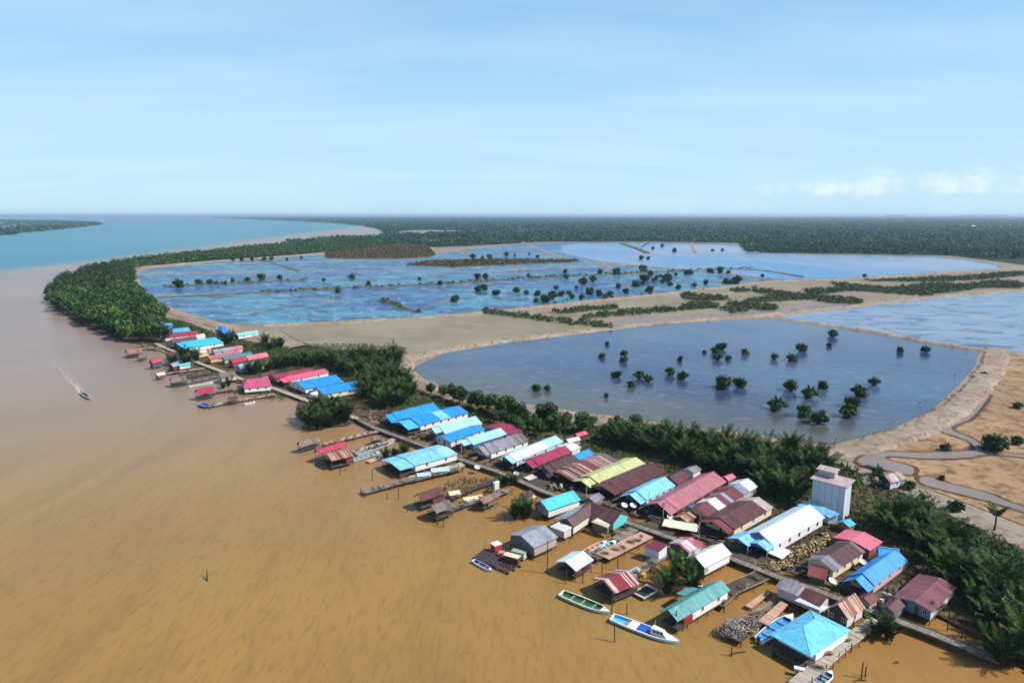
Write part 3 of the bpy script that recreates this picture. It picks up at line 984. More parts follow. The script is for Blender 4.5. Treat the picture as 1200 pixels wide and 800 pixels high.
X, Y = scatter(GP([(1015, 530), (1060, 514), (1110, 488), (1142, 462), (1168, 428), (1215, 420), (1320, 418), (1600, 530), (1500, 690), (1330, 660), (1200, 612), (1130, 582), (1075, 562), (1030, 548)]), 1.5)
CK = [np.array([(p.x, p.y) for p in GP(creek1)]), np.array([(p.x, p.y) for p in GP(pix(980, 480, 4, [(385, 322), (450, 323), (500, 348), (600, 372), (720, 402), (790, 438), (880, 466), (1100, 540), (1100, 556), (880, 490), (760, 452), (640, 420), (500, 385), (395, 358)]))])]
kk = rng.uniform(size=len(X)) < .22
for q in CK: kk &= ~inpoly(q, X, Y)
X, Y = X[kk], Y[kk]
dk = [[(900, 521), (975, 530), (1042, 513), (1094, 490), (1130, 462), (1153, 434)], [(474, 418), (478, 444), (500, 455), (540, 466), (600, 478), (680, 492), (760, 501), (850, 514)], [(476, 422), (600, 399), (780, 378), (1000, 359.5), (1200, 340.5)], [(308, 382.5), (450, 376.5), (660, 356.8), (840, 338.2), (960, 329), (1200, 313)], [(902, 372.5), (1000, 386), (1155, 413.5)]]
tx, ty = [], []
for q in dk:
    for p in resample(smooth(GP(q), 2, False), 1.2):
        if random.random() < .55: tx.append(p.x + random.gauss(0, 3.2)); ty.append(p.y + random.gauss(0, 3.2))
tx, ty = np.array(tx), np.array(ty)
lump_stuff('dike_weeds', tx, ty, rng.uniform(.3, 1.3, len(tx)), rng.uniform(.1, .5, len(tx)), 9, .2, foliage('#7d7350', '#5d6238', '#8f7c58', .3, .7, obj_rand=False), 'small weeds and clods scattered over the earth dikes', z=1.0, seed=13)

# nipa bushes standing in the near pond, each with its own place
NEAR = [(711.6, 404, 7, 'small bush at the far left end of the line of bushes in the near pond'), (705.6, 419, 9, 'low bush just below the leftmost small one in the near pond'),
        (731.4, 417, 9, 'upper bush of a touching pair left of the middle of the near pond'), (731.4, 424, 9, 'lower bush of a touching pair left of the middle of the near pond'),
        (723, 442, 11, 'round bush alone left of a cluster of three in the near pond'), (748.8, 443, 11, 'top bush of the cluster of three in the near pond'),
        (759, 447, 12, 'right bush of the cluster of three in the near pond'), (739, 453, 11, 'lower left bush of the cluster of three in the near pond'),
        (785, 439, 12, 'left bush of a pair right of the cluster of three in the near pond'), (800, 444.5, 12, 'right bush of a pair right of the cluster of three in the near pond'),
        (710, 465.5, 7, 'small lone bush standing low in the near pond above the crimson hut'), (628.5, 458, 11, 'left bush of the leftmost pair in the near pond'),
        (641.4, 457, 11, 'right bush of the leftmost pair in the near pond'), (797.4, 423, 8, 'small lone bush above the middle of the near pond'),
        (825.6, 413.5, 5, 'thin tiny bush left of the clump of four in the near pond'), (837, 413, 9, 'upper left bush of the clump of four in the near pond'),
        (846, 409.5, 11, 'topmost bush of the clump of four in the near pond'), (841, 422, 10, 'lower left bush of the clump of four in the near pond'),
        (853.5, 421.5, 9, 'lower right bush of the clump of four in the near pond'), (872.4, 415, 10, 'round bush right of the clump of four in the near pond'),
        (907.5, 421, 9, 'lone low bush in the upper middle of the near pond'), (927, 422.5, 11, 'lower bush of a slanting pair in the upper pond'), (938, 411.5, 11, 'upper bush of a slanting pair in the upper pond'),
        (975, 394.5, 10, 'bush close under the dike between the two nearest ponds'), (971.4, 406, 7, 'small bush below the one by the dividing dike'),
        (1054, 412.5, 9, 'lone bush at the upper right of the near pond'), (1084.5, 412.5, 9, 'bush right beside the dividing dike at the upper right'),
        (847.5, 455, 19, 'wide bush in the middle of the near pond'), (866.4, 453, 13, 'bush touching the right of the wide middle one'),
        (927, 457.5, 14, 'bush left above the large ones in the lower right of the pond'), (948.6, 466, 18, 'large bush in the middle of the lower right group'), (963, 455, 13, 'bush at the upper right of the lower right group'),
        (1024, 451, 12, 'lone bush furthest right in the near pond'), (1006, 464, 15, 'top bush of the slanting row of three'), (997.5, 477, 16, 'middle bush of the slanting row of three'), (992.4, 488, 17, 'bottom bush of the slanting row of three'),
        (910.5, 480, 22, 'widest bush at the left of the lower right group'), (941, 487, 20, 'wide bush at the bottom of the lower right group'), (959, 496, 19, 'wide bush lowest of all in the near pond')]
for i, (x, y, w, lab) in enumerate(NEAR):
    p = G(x, y, .45)
    m_per = (p - Vector((0, 0, CAM_H))).length / FPX
    s = w * m_per / 5.6 * 1.22
    o = link('nipa_bush', BUSH[i % 6], None, (p.x, p.y, .4), random.uniform(0, 6.28))
    o.scale = (s, s, s * random.uniform(.85, 1.05))
    tag(o, 'dark ' + lab if len(lab.split()) < 16 else lab, 'bush', 'nipa bushes in the near pond')
far_b = pix(400, 230, 3, [(37, 289), (97, 310), (275, 294), (348, 310), (478, 290), (508, 290), (657, 281), (788, 269), (910, 273), (968, 274), (1058, 266), (1088, 280), (1122, 283), (1175, 278), (462, 220), (495, 220), (520, 220), (580, 211), (610, 211),
                           (660, 206), (690, 216), (1055, 222), (1080, 222), (1095, 187), (1128, 178), (1170, 196), (826, 325), (973, 322), (545, 347), (617, 338), (685, 372), (710, 365), (755, 325), (880, 335), (775, 350), (810, 360), (845, 362), (905, 350), (945, 352),
                           (1035, 317), (1065, 297), (1145, 300), (1155, 315), (1085, 337), (1185, 327), (401, 371), (720, 372), (740, 360), (800, 345), (870, 345), (930, 360), (1000, 340), (1060, 310), (1100, 300), (1130, 305), (690, 350), (650, 345), (480, 335), (500, 330), (850, 310), (790, 290), (1110, 290), (885, 300)])
far_b += pix(0, 230, 3, [(627, 320), (697, 311), (738, 309), (760, 308), (793, 309), (818, 300), (870, 300), (920, 292), (985, 292), (1138, 298), (1190, 338), (820, 226), (850, 226), (885, 226), (930, 226), (955, 224), (1010, 225), (1060, 219), (1155, 190)])
far_b += pix(800, 230, 3, [(105, 193), (140, 193), (40, 318), (15, 274), (28, 275), (95, 268), (130, 270), (160, 272), (280, 285), (150, 306), (165, 308), (190, 308), (80, 310), (640, 285)])
for i, (x, y) in enumerate(far_b):
    p = G(x, y, .5)
    s = random.choice((.8, 1.0, 1.2, 1.5)) * random.uniform(.9, 1.25)
    o = link('nipa_bush', BUSH[i % 6], None, (p.x, p.y, .45), random.uniform(0, 6.28))
    o.scale = (s, s, s * random.uniform(.85, 1.2))
    tag(o, 'small dark nipa bush standing in the blue far ponds', 'bush', 'bushes in the far ponds')
for x, y, w, lab in ((1112 - 4, 527, 16, 'round bush at the meeting of the creeks in the dry marsh'), (1190, 520, 14, 'bush right of the creek crossing at the frame edge'), (1193, 478, 12, 'bush above the creek at the right edge of the marsh'),
                     (1165, 528, 30, 'dark wide bush beside the creek bend in the dry marsh'), (1065, 572, 14, 'bush close against the right end wall of the pale marsh hut'), (1104, 562, 10, 'thin scrubby bush on the marsh right of the pale hut'),
                     (1028, 556, 20, 'spiky dark bush left of the pale marsh hut'), (1100, 494, 8, 'small bush on the dike crest above the creek'), (1153, 440, 7, 'tiny bush on the dike at the right pond corner'), (1120, 598, 20, 'grey leafless scrub between the sandy tracks')):
    p = G(x, y, .45); m_per = (p - Vector((0, 0, CAM_H))).length / FPX
    s = w * m_per / 5.8
    o = link('marsh_bush', random.choice(BUSH), None, (p.x, p.y, .4), random.uniform(0, 6.28)); o.scale = (s, s, s * .85)
    tag(o, lab, 'bush')

# nipa palms round the village
NZ = []


def nipa_zone(px, spacing, label, group, smin=.8, smax=1.15):
    X, Y = scatter(GP(px), spacing)
    for x, y in zip(X, Y): NZ.append((math.hypot(x, y), x, y, label, group, smin, smax))


nipa_zone([(704, 516), (735, 514), (790, 515), (850, 528), (900, 538), (945, 536), (968, 552), (962, 566), (945, 590), (915, 592), (895, 580), (870, 566), (835, 556), (790, 545), (745, 535), (715, 524)], 3.1,
          'tall dark nipa palm in the thicket behind the maroon and pink roofs', 'nipa palms behind the house row', .68, .98)
nipa_zone([(290, 440), (318, 432), (350, 425), (400, 421), (462, 418), (472, 424), (464, 438), (478, 450), (487, 468), (480, 480), (440, 482), (424, 470), (420, 446), (385, 432), (340, 432), (300, 442)], 3.8,
          'nipa palm in the thicket behind the far pink and blue roofs', 'nipa palms of the far thicket', .65, .95)
nipa_zone([(350, 488), (372, 480), (398, 482), (412, 492), (406, 503), (374, 505), (354, 499)], 3.6, 'nipa palm in the clump standing out into the river', 'nipa palms of the river clump', .68, .95)
nipa_zone([(1004, 616), (1040, 612), (1076, 606), (1100, 622), (1124, 650), (1148, 672), (1180, 690), (1215, 720), (1240, 775), (1230, 800), (1190, 775), (1150, 735), (1128, 705), (1105, 680), (1085, 660), (1060, 640), (1030, 622)], 3.0,
          'tall nipa palm in the dark grove at the right of the village', 'nipa palms of the right grove', .7, 1.0)
nipa_zone([(770, 702), (780, 684), (798, 672), (812, 676), (820, 688), (812, 702), (790, 706)], 2.6, 'nipa palm in the clump between the white and the teal roofs', 'nipa palms of the shore clump', .55, .72)
nipa_zone([(192, 428), (215, 420), (240, 424), (232, 432), (205, 432)], 5, 'nipa palm between the huts of the far cluster', 'nipa palms among the far huts', .6, .9)
nipa_zone([(255, 402), (262, 396), (275, 398), (272, 405), (258, 406)], 5, 'nipa palm below the small blue hip roof', 'nipa palms below the blue hip roof', .6, .9)
nipa_zone([(305, 408), (322, 402), (332, 406), (325, 413), (310, 412)], 5, 'nipa palm beside the dike behind the far cluster', 'nipa palms beside the dike', .6, .9)
NZ.sort()
for _, x, y, label, group, a_, b_ in NZ[:280]:
    tree_objs('nipa_palm', NIPA, [(x, y)], label, 'palm', group, a_, b_)
rest = NZ[280:]
if rest:
    src = []
    for me in NIPA:
        co = np.empty(len(me.vertices) * 3, np.float32); me.vertices.foreach_get('co', co)
        src.append((co.reshape(-1, 3), [tuple(p.vertices) for p in me.polygons], [p.material_index for p in me.polygons]))
    V, Fc, Mi, off = [], [], [], 0
    for _, x, y, label, group, a_, b_ in rest:
        co, fs, mi = random.choice(src); a = random.uniform(0, 6.28); s = random.uniform(a_, b_)
        q = np.stack([(co[:, 0] * math.cos(a) - co[:, 1] * math.sin(a)) * s + x, (co[:, 0] * math.sin(a) + co[:, 1] * math.cos(a)) * s + y, co[:, 2] * s + .25], 1)
        V += q.tolist(); Fc += [tuple(i + off for i in f) for f in fs]; Mi += mi; off += len(co)
    me = bpy.data.meshes.new('nipa_thicket'); me.from_pydata(V, [], Fc); me.materials.append(M_NIPA); me.materials.append(M_BARK)
    me.polygons.foreach_set('material_index', Mi)
    tag(link('nipa_thicket', me), 'rest of the nipa palm thickets on the muddy bank', None, None, 'stuff')
for (x, y, s, lab) in ((604, 608, .6, 'young nipa palm in the water left of the turquoise roof'), (618, 607, .7, 'young nipa palm touching the left wall under the turquoise roof'), (612, 604, .5, 'lowest young nipa palm of the three by the turquoise roof'),
                       (1028, 745, .55, 'small nipa palm in the water below the long walkway'), (1040, 748, .6, 'small nipa palm right of another below the long walkway'), (1092, 722, .45, 'tiny nipa palm by the front corner of the mauve roofed house'),
                       (590, 570, .5, 'small nipa palm behind the white panel by the jetty'), (601, 568, .45, 'small nipa palm between jetty and main walkway'), (452, 538, .5, 'reedy nipa palm left of the light blue river house'), (463, 535, .5, 'reedy nipa palm behind the light blue porch'),
                       (474, 532, .5, 'reedy nipa palm nearest the walkway by the light blue house'), (1172, 780, .7, 'nipa palm leaning over the end of the walkway'), (1160, 766, .6, 'nipa palm beside the last planks of the walkway'), (268, 452, .5, 'small nipa palm between the grey and the pink far houses'), (262, 455, .45, 'smaller nipa palm left of the pink hip roof')):
    p = G(x, y, .1)
    o = link('nipa_palm', random.choice(NIPA), None, (p.x, p.y, 0), random.uniform(0, 6.28)); o.scale = (s, s, s)
    tag(o, lab, 'palm')
# leafy trees along the dike behind the houses
for (x, y, s) in ((520, 466, .8), (531, 470, 1), (542, 474, 1), (552, 478, .9), (560, 480, 1.05), (572, 483, 1), (584, 486, 1.1), (596, 489, 1.15), (606, 492, 1), (616, 497, .9), (640, 498, 1.2), (648, 505, .9), (661, 503, .9), (625, 503, .8), (682, 507, 1.05), (690, 506, .9), (713, 517, 1), (728, 516, 1.1),
                  (505, 462, .7), (633, 510, .7), (655, 512, .6), (610, 508, .7), (598, 500, .7), (580, 495, .6), (721, 506, .8), (745, 506, .9)):
    p = G(x, y + 1, .35)
    r = empty('leafy_tree', (p.x, p.y, .35), random.uniform(0, 6.28)); r.scale = (s, s, s)
    i = random.randrange(4)
    link('crown', TCROWN[i], r); link('trunk', TTRUNK[i], r)
    tag(r, 'small leafy tree in the row along the sandy dike behind the houses', 'tree', 'leafy trees along the dike')
# ground cover creeping over the bank at the right, and grass among the jetties
X, Y = scatter(GP([(1112, 612), (1150, 632), (1200, 655), (1260, 690), (1260, 740), (1200, 712), (1170, 690), (1140, 665), (1124, 640)]), 1.5)
lump_stuff('ground_cover', X, Y, rng.uniform(1.5, 3, len(X)), rng.uniform(.5, 1.6, len(X)), 26, .28, M_COVER, 'bright creeping ground cover over the bank at the right', seed=8)
bx_, by_ = [], []
for q in ([(505, 470), (560, 481), (620, 491), (700, 505), (735, 512), (790, 515), (850, 526), (930, 540), (985, 556), (968, 572), (950, 588), (915, 590), (890, 573), (860, 558), (835, 550), (790, 543), (745, 533), (715, 523), (690, 511), (650, 505), (620, 503), (600, 498), (560, 488), (520, 477)],
          [(1000, 606), (1040, 600), (1085, 602), (1120, 628), (1160, 655), (1250, 720), (1260, 800), (1200, 785), (1150, 745), (1120, 720), (1120, 690), (1090, 665), (1070, 640), (1030, 625)],
          [(236, 392), (262, 400), (300, 408), (350, 415), (420, 412), (470, 412), (478, 430), (490, 462), (480, 480), (440, 482), (424, 470), (420, 448), (385, 433), (325, 428), (300, 420), (270, 405)],
          [(184, 374), (215, 378), (250, 391), (240, 394), (205, 384), (188, 380)], [(1200, 690), (1300, 730), (1420, 820), (1420, 900), (1290, 880), (1220, 800)], [(985, 545), (1020, 556), (1030, 566), (1000, 575)], [(1070, 575), (1100, 590), (1095, 600), (1072, 592)]):
    X, Y = scatter(GP(q), 1.9); bx_.append(X); by_.append(Y)
bx_ = np.concatenate(bx_); by_ = np.concatenate(by_)
kk = rng.uniform(size=len(bx_)) < .85
bx_, by_ = bx_[kk], by_[kk]
lump_stuff('undergrowth', bx_, by_, rng.uniform(1.8, 3.6, len(bx_)), rng.uniform(.5, 2.0, len(bx_)), 24, .32, foliage('#47622c', '#32502a', '#7a8a44', .35, .72, obj_rand=False), 'green undergrowth on the bank behind the houses', seed=10)
WL = [G(x, y) for x, y in ((1173, 774), (1015.7, 713), (858, 654), (740, 613.5), (639, 576), (502, 524), (418, 490), (352, 466), (290, 446.6), (233, 425), (182, 402))]


def line_dist(X, Y):
    best = np.full(len(X), 1e9)
    for a, b in zip(WL, WL[1:]):
        d = b - a; t_ = np.clip(((X - a.x) * d.x + (Y - a.y) * d.y) / (d.x ** 2 + d.y ** 2), 0, 1)
        best = np.minimum(best, np.hypot(X - a.x - t_ * d.x, Y - a.y - t_ * d.y))
    return best


X, Y = scatter(mud, 1.5)
D = line_dist(X, Y)
kk = (D > 6 + rng.uniform(0, 8, len(X))) & (Y < 420)
X, Y = X[kk], Y[kk]
lump_stuff('low_weeds', X, Y, rng.uniform(1.4, 2.8, len(X)), rng.uniform(.2, .75, len(X)), 16, .26, foliage('#4d642f', '#364f2a', '#8a8a4e', .25, .72, obj_rand=False), 'low green weeds growing over the mud between and behind the houses', seed=14)
gx_, gy_ = [], []
for q in ([(520, 568), (545, 560), (578, 560), (570, 570), (545, 580), (524, 582)], [(448, 540), (470, 528), (498, 530), (490, 540), (460, 545)], [(205, 441), (254, 431), (262, 440), (215, 447)], [(190, 433), (232, 426), (240, 431), (200, 436)], [(262, 459), (290, 454), (312, 459), (285, 464)], [(160, 407), (215, 402), (222, 408), (175, 412)], [(300, 462), (330, 455), (345, 460), (335, 470), (308, 468)], [(552, 586), (575, 574), (590, 570), (590, 580), (565, 590)]):
    X, Y = scatter(GP(q), 1.1); gx_.append(X); gy_.append(Y)
gx_ = np.concatenate(gx_); gy_ = np.concatenate(gy_)
lump_stuff('marsh_grass', gx_, gy_, rng.uniform(.8, 1.8, len(gx_)), rng.uniform(.4, 1.1, len(gx_)), 10, .22, foliage('#5c6a34', '#4a5a2c', '#7c7a44', .4, .7, obj_rand=False), 'short marsh grass on the mud between the jetties', z=.05, seed=9)
for (x0_, y0_, x1_, y1_) in ():
    pass

# ------------------------------------------------------------------ the village
WOOD = woodmat()
WOOD_D = woodmat('#5f5348', '#3c332c', .65)
WOOD_P = woodmat('#b39c88', '#8d7565', .75)
PLANK = plankmat('#a39a90', '#6b6058', .7)
PLANK_D = plankmat('#6b5f55', '#463c34', .65)
PLANK_P = plankmat('#d0a892', '#b08a74', .8)
PLANK_L = plankmat('#c0b4a2', '#96897a', .8)
PANE = dark()
FRAME_W = paint('#e8e4dc')
FRAME_B = paint('#6e5a4a')
DOORM = paint('#5a4a40')
WHITE = paint('#ece8e0', .82)
_pm = MB(); _pm.lathe([(1, 0), (.94, 1)], 7); _pm.face([(math.cos(6.283 * k / 7) * .94, math.sin(6.283 * k / 7) * .94, 1) for k in range(7)])
POST_ME = {}


def post(parent, x, y, z0, z1, r=.09, mat=None, name='stilt'):
    mat = mat or WOOD_D
    if mat.name not in POST_ME: POST_ME[mat.name] = _pm.mesh('post', mat)
    o = link(name, POST_ME[mat.name], parent, (x, y, z0))
    o.scale = (r, r, z1 - z0)
    return o


def gable_prism(mb, x0, x1, wl, wr, ze, zr, t=.09, ridge=True):
    """two roof slopes with thickness; wl / wr half widths on -y / +y"""
    sec = [(-wl, ze), (0, zr), (wr, ze), (wr, ze - t), (0, zr - t), (-wl, ze - t)]
    vs = [(x0, y, z) for y, z in sec] + [(x1, y, z) for y, z in sec]
    fs = [(i, (i + 1) % 6, (i + 1) % 6 + 6, i + 6) for i in range(6)]
    fs = [f[::-1] for f in fs]
    fs += [(0, 1, 4, 5), (1, 2, 3, 4), (11, 10, 7, 6), (10, 9, 8, 7)]
    mb.solid(vs, fs)
    if ridge:
        mb.solid([(x0 - .02, -.22, zr - .05), (x0 - .02, 0, zr + .05), (x0 - .02, .22, zr - .05), (x1 + .02, -.22, zr - .05), (x1 + .02, 0, zr + .05), (x1 + .02, .22, zr - .05)],
                 [(0, 1, 4, 3), (1, 2, 5, 4), (0, 2, 1), (3, 4, 5)])


_win_me = {}


def window(parent, x, y, z, sgn, w=.9, h=1.0, frame=None):
    """a window on a long wall at local y, facing sgn*y"""
    frame = frame or FRAME_W
    k = (frame.name, w, h)
    if k not in _win_me:
        f = MB(); q = .09
        f.box(-w / 2 - q, w / 2 + q, 0, .05, h / 2, h / 2 + q); f.box(-w / 2 - q, w / 2 + q, 0, .05, -h / 2 - q, -h / 2)
        f.box(-w / 2 - q, -w / 2, 0, .05, -h / 2, h / 2); f.box(w / 2, w / 2 + q, 0, .05, -h / 2, h / 2); f.box(-.035, .035, .025, .055, -h / 2, h / 2)
        g = MB(); g.box(-w / 2 + .002, w / 2 - .002, .004, .024, -h / 2 + .002, h / 2 - .002)
        _win_me[k] = (f.mesh('window', frame), g.mesh('pane', PANE))
    fm, gm = _win_me[k]
    o = link('window', fm, parent, (x, y, z), 0 if sgn > 0 else math.pi)
    link('pane', gm, o)
    return o


_door_me = {}


def end_fit(parent, x, y, z, face, kind, w, h, mat):
    """door or window in a gable wall (face=-1 front)"""
    rz = math.pi / 2 if face < 0 else -math.pi / 2
    if kind == 'window':
        o = window(parent, x, y, z, 1, w, h)
        o.rotation_euler = (0, 0, rz)
        return o
    k = (mat.name, w, h)
    if k not in _door_me:
        f = MB(); f.box(-w / 2, w / 2, 0, .05, -h / 2, h / 2); f.box(-w / 2 + .12, w / 2 - .12, .05, .065, -h / 2 + .12, -.05); f.box(-w / 2 + .12, w / 2 - .12, .05, .065, .08, h / 2 - .12)
        _door_me[k] = f.mesh('door', mat)
    return link('door', _door_me[k], parent, (x, y, z), rz)


EB = {(451.2, 485.3): (513, 478), (467.5, 493): (548.5, 484.2), (505.5, 500.5): (563.9, 495.2), (519, 512): (569, 504), (538.5, 515.5): (597.6, 507), (560.5, 522.5): (620, 517), (591, 534.5): (667, 517), (615.6, 539): (672.3, 528.8),
      (655, 552.5): (723, 541.8), (681, 561.5): (759.4, 543), (705.5, 569.3): (781, 553.6), (738, 578): (792, 568.8), (770, 588.5): (859.6, 563), (815.8, 595): (897.3, 569.8), (836, 609.8): (904, 594), (889.4, 622.8): (969.5, 606.4), (961, 656): (1014, 650.4),
      (1003, 676.5): (1073, 657), (1072, 704.4): (1116, 697.6), (457, 541): (534, 530.3), (783.3, 714.4): (854.8, 690.3), (662.5, 657.8): (694.6, 655), (706.4, 679.8): (747.4, 678.6), (982, 707.8): (1014.6, 711)}


def house(label, F, B, E, roof, wall='#e9e2d8', gable=None, ze=3.7, zr=None, dz=None, far=False, minw=1.7, porch=0.0, pdrop=.35, pw=1.0, proof=None, win=2, floor=1.35, group=None, cat='house', name='stilt_house',
          inset=.5, hip=False, open_=False, stilts=True, deckx=0.0, secs=None, wl=None, frame=None, back=.35, z0=0.0, nowin=False, wallx=None, proof_labels=None, seclabels=None):
    # ridge height above the eave: the one for which the gable end stands square to the ridge
    if not hip and dz is None:
        best = (1e9, 1.6)
        for i in range(9, 25):
            q = i * .1
            f_, b_, e_ = G(*F, (ze + q) / K), G(*B, (ze + q) / K), G(*E, ze / K)
            d_ = b_ - f_; d_.z = 0; d_.normalize()
            o_ = abs(d_.dot(e_ - f_))
            if o_ < best[0]: best = (o_, q)
        dz = best[1]
    zr = ze + (dz if dz is not None else 2.0)
    Fv, Bv = G(*F, zr / K), G(*B, zr / K)
    ux = (Bv - Fv); ux.z = 0
    L = ux.length * K; u = ux.normalized(); ang = math.atan2(u.y, u.x)
    if far:
        ang = min(max(ang, R(42)), R(56)); u = Vector((math.cos(ang), math.sin(ang), 0))
    Ev = G(*E, ze / K)
    nrm = Vector((-u.y, u.x, 0))
    ev = Ev - Fv
    side = nrm.dot(ev); s = -1 if side < 0 else 1
    w = abs(side) * K
    if w < minw: w = minw
    wo = w if wl is None else w * wl            # the other half width
    mid = (Fv + Bv) / 2
    r = empty(name, (mid.x, mid.y, 0), ang)
    r.scale = (1 / K,) * 3
    tag(r, label, cat, group)
    wlft, wrgt = (w, wo) if s < 0 else (wo, w)   # -y , +y
    x0, x1 = -L / 2, L / 2
    if tuple(F) in EB:
        q_ = G(*EB[tuple(F)], ze / K) - mid
        dx_ = u.dot(q_) * K - x1
        x1 += min(max(dx_, -1.5), 6.0) * .6
    slope = (zr - ze) / w
    if hip:
        ex = u.dot(Ev - Fv) * K                       # negative: the hip runs out beyond the ridge end
        run = max(abs(ex), .5)
        t_ = .09
        mb = MB()
        X0, X1 = x0 - run, x1 + run
        top = [(X0, -wlft, ze), (X0, wrgt, ze), (X1, wrgt, ze), (X1, -wlft, ze), (x0, 0, zr), (x1, 0, zr)]
        mb.solid(top, [(0, 4, 1), (1, 4, 5, 2), (2, 5, 3), (3, 5, 4, 0)])
        bot = [(a, b, c_ - t_) for a, b, c_ in top]
        i0 = len(mb.v)
        mb.solid(bot, [(0, 1, 4), (1, 2, 5, 4), (2, 3, 5), (3, 0, 4, 5)])
        for a, b in ((0, 1), (1, 2), (2, 3), (3, 0)):
            mb.f.append((a, b, b + i0, a + i0)); mb.m.append(0)
        for a, b in ((0, 4), (1, 4), (2, 5), (3, 5), (4, 5)):
            mb.bar(Vector(top[a]) + Vector((0, 0, .03)), Vector(top[b]) + Vector((0, 0, .03)), .16, .05)
        mb.build('roof', roof, r)
        bx0, bx1 = X0 + porch + inset, X1 - inset
        px0 = X0 + inset
    else:
        xs = x0 + porch
        if secs:
            a = xs
            for i, (fr, m_) in enumerate(secs):
                b = xs + (x1 - xs) * fr
                mb = MB(); gable_prism(mb, a, b - .004, wlft + .02 * (i % 2), wrgt + .02 * (i % 2), ze + .03 * (i % 2), zr + .03 * (i % 2))
                o = mb.build('roof', m_, r)
                if seclabels and i < len(seclabels) and seclabels[i]: o['label'] = seclabels[i]
                a = b
        else:
            mb = MB(); gable_prism(mb, xs, x1, wlft, wrgt, ze, zr)
            mb.build('roof', roof, r)
        if porch > 0:
            mb = MB()
            dz = pdrop
            gable_prism(mb, x0, xs + .25, wlft * pw, wrgt * pw, zr - dz - slope * w * pw, zr - dz)
            mb.build('porch_roof', proof or roof, r)
        bx0, bx1 = xs + inset, x1 - back
        px0 = x0 + inset * .6
    yl, yr = -(wlft - .45), (wrgt - .45)
    zt = lambda y, wid: ze + (zr - ze) * (1 - abs(y) / wid) - .11
    wm = wallmat(wall) if isinstance(wall, str) else wall
    gm = wallmat(gable) if isinstance(gable, str) else (gable or wm)
    if not open_:
        if hip:
            mb = MB(); mb.box(bx0, bx1, yl, yr, floor + .002, ze - .02)
            mb.build('wall', wm, r)
        else:
            th = .1
            for ya, yb, zz_ in ((yl, yl + th, zt(yl, wlft)), (yr - th, yr, zt(yr, wrgt))):
                mb = MB(); mb.box(bx0, bx1, ya, yb, floor + .002, zz_)
                mb.build('wall', wm, r)
            for xa in (bx0 + .002, bx1 - th - .002):
                mb = MB()
                sec = [(yl + th + .002, floor + .002), (yr - th - .002, floor + .002), (yr - th - .002, zt(yr, wrgt) - .01), (0, zr - .13), (yl + th + .002, zt(yl, wlft) - .01)]
                mb.solid([(xa, y, z) for y, z in sec] + [(xa + th, y, z) for y, z in sec],
                         [(4, 3, 2, 1, 0), (5, 6, 7, 8, 9)] + [(i, (i + 1) % 5, (i + 1) % 5 + 5, i + 5) for i in range(5)])
                mb.build('gable_wall', gm, r)
        if win and not nowin:
            ys = yr if s > 0 else yl
            n = win
            for i in range(n):
                xx_ = bx0 + (bx1 - bx0) * (i + .6) / (n + .2)
                window(r, xx_, ys, floor + 1.45, s, .85, .95, frame)
            end_fit(r, bx0, 0.0 if w < 3 else -.4, floor + 1.02, -1, 'door', .85, 1.98, DOORM)
            if w > 2.4:
                for q in ((yl * .62), (yr * .62)):
                    end_fit(r, bx0, q, floor + 1.4, -1, 'window', .8, .9, None)
    mb = MB()
    dx0 = px0 - deckx
    mb.box(dx0, bx1, yl - .12, yr + .12, floor - .14, floor)
    nj = 0
    for yy_ in (yl, 0, yr): mb.box(dx0 + .1, bx1 - .1, yy_ - .06, yy_ + .06, floor - .30, floor - .142)
    mb.build('floor_deck', PLANK_D, r)
    if porch > 0 or open_:
        ztop = (zr - pdrop - slope * w * pw) - .06 if porch > 0 else ze - .06
        for yy_ in ((yl + .1) * pw, (yr - .1) * pw):
            post(r, px0 + .15, yy_, floor, zt(yy_, wlft if yy_ < 0 else wrgt) - (pdrop if porch > 0 else 0) - .02, .07, WOOD, 'post')
        if open_:
            n = max(2, int((x1 - x0) / 2.6))
            for i in range(1, n + 1):
                for yy_ in (yl + .1, yr - .1):
                    post(r, px0 + (bx1 - px0 - .2) * i / n, yy_, floor, zt(yy_, wlft if yy_ < 0 else wrgt) - .02, .07, WOOD, 'post')
            mb = MB()
            for yy_ in (yl, yr):
                mb.box(px0, bx1, yy_ - .03, yy_ + .03, floor + .8, floor + .9); mb.box(px0, bx1, yy_ - .03, yy_ + .03, floor + .4, floor + .47)
            mb.build('railing', WOOD_D, r)
    if stilts:
        n = max(2, int((bx1 - dx0) / 3.2))
        for i in range(n + 1):
            xx_ = dx0 + .15 + (bx1 - dx0 - .3) * i / n
            for yy_ in (yl + .05, yr - .05):
                post(r, xx_, yy_, -.8 + z0, floor - .141, .09 + random.uniform(-.015, .02))
    return r


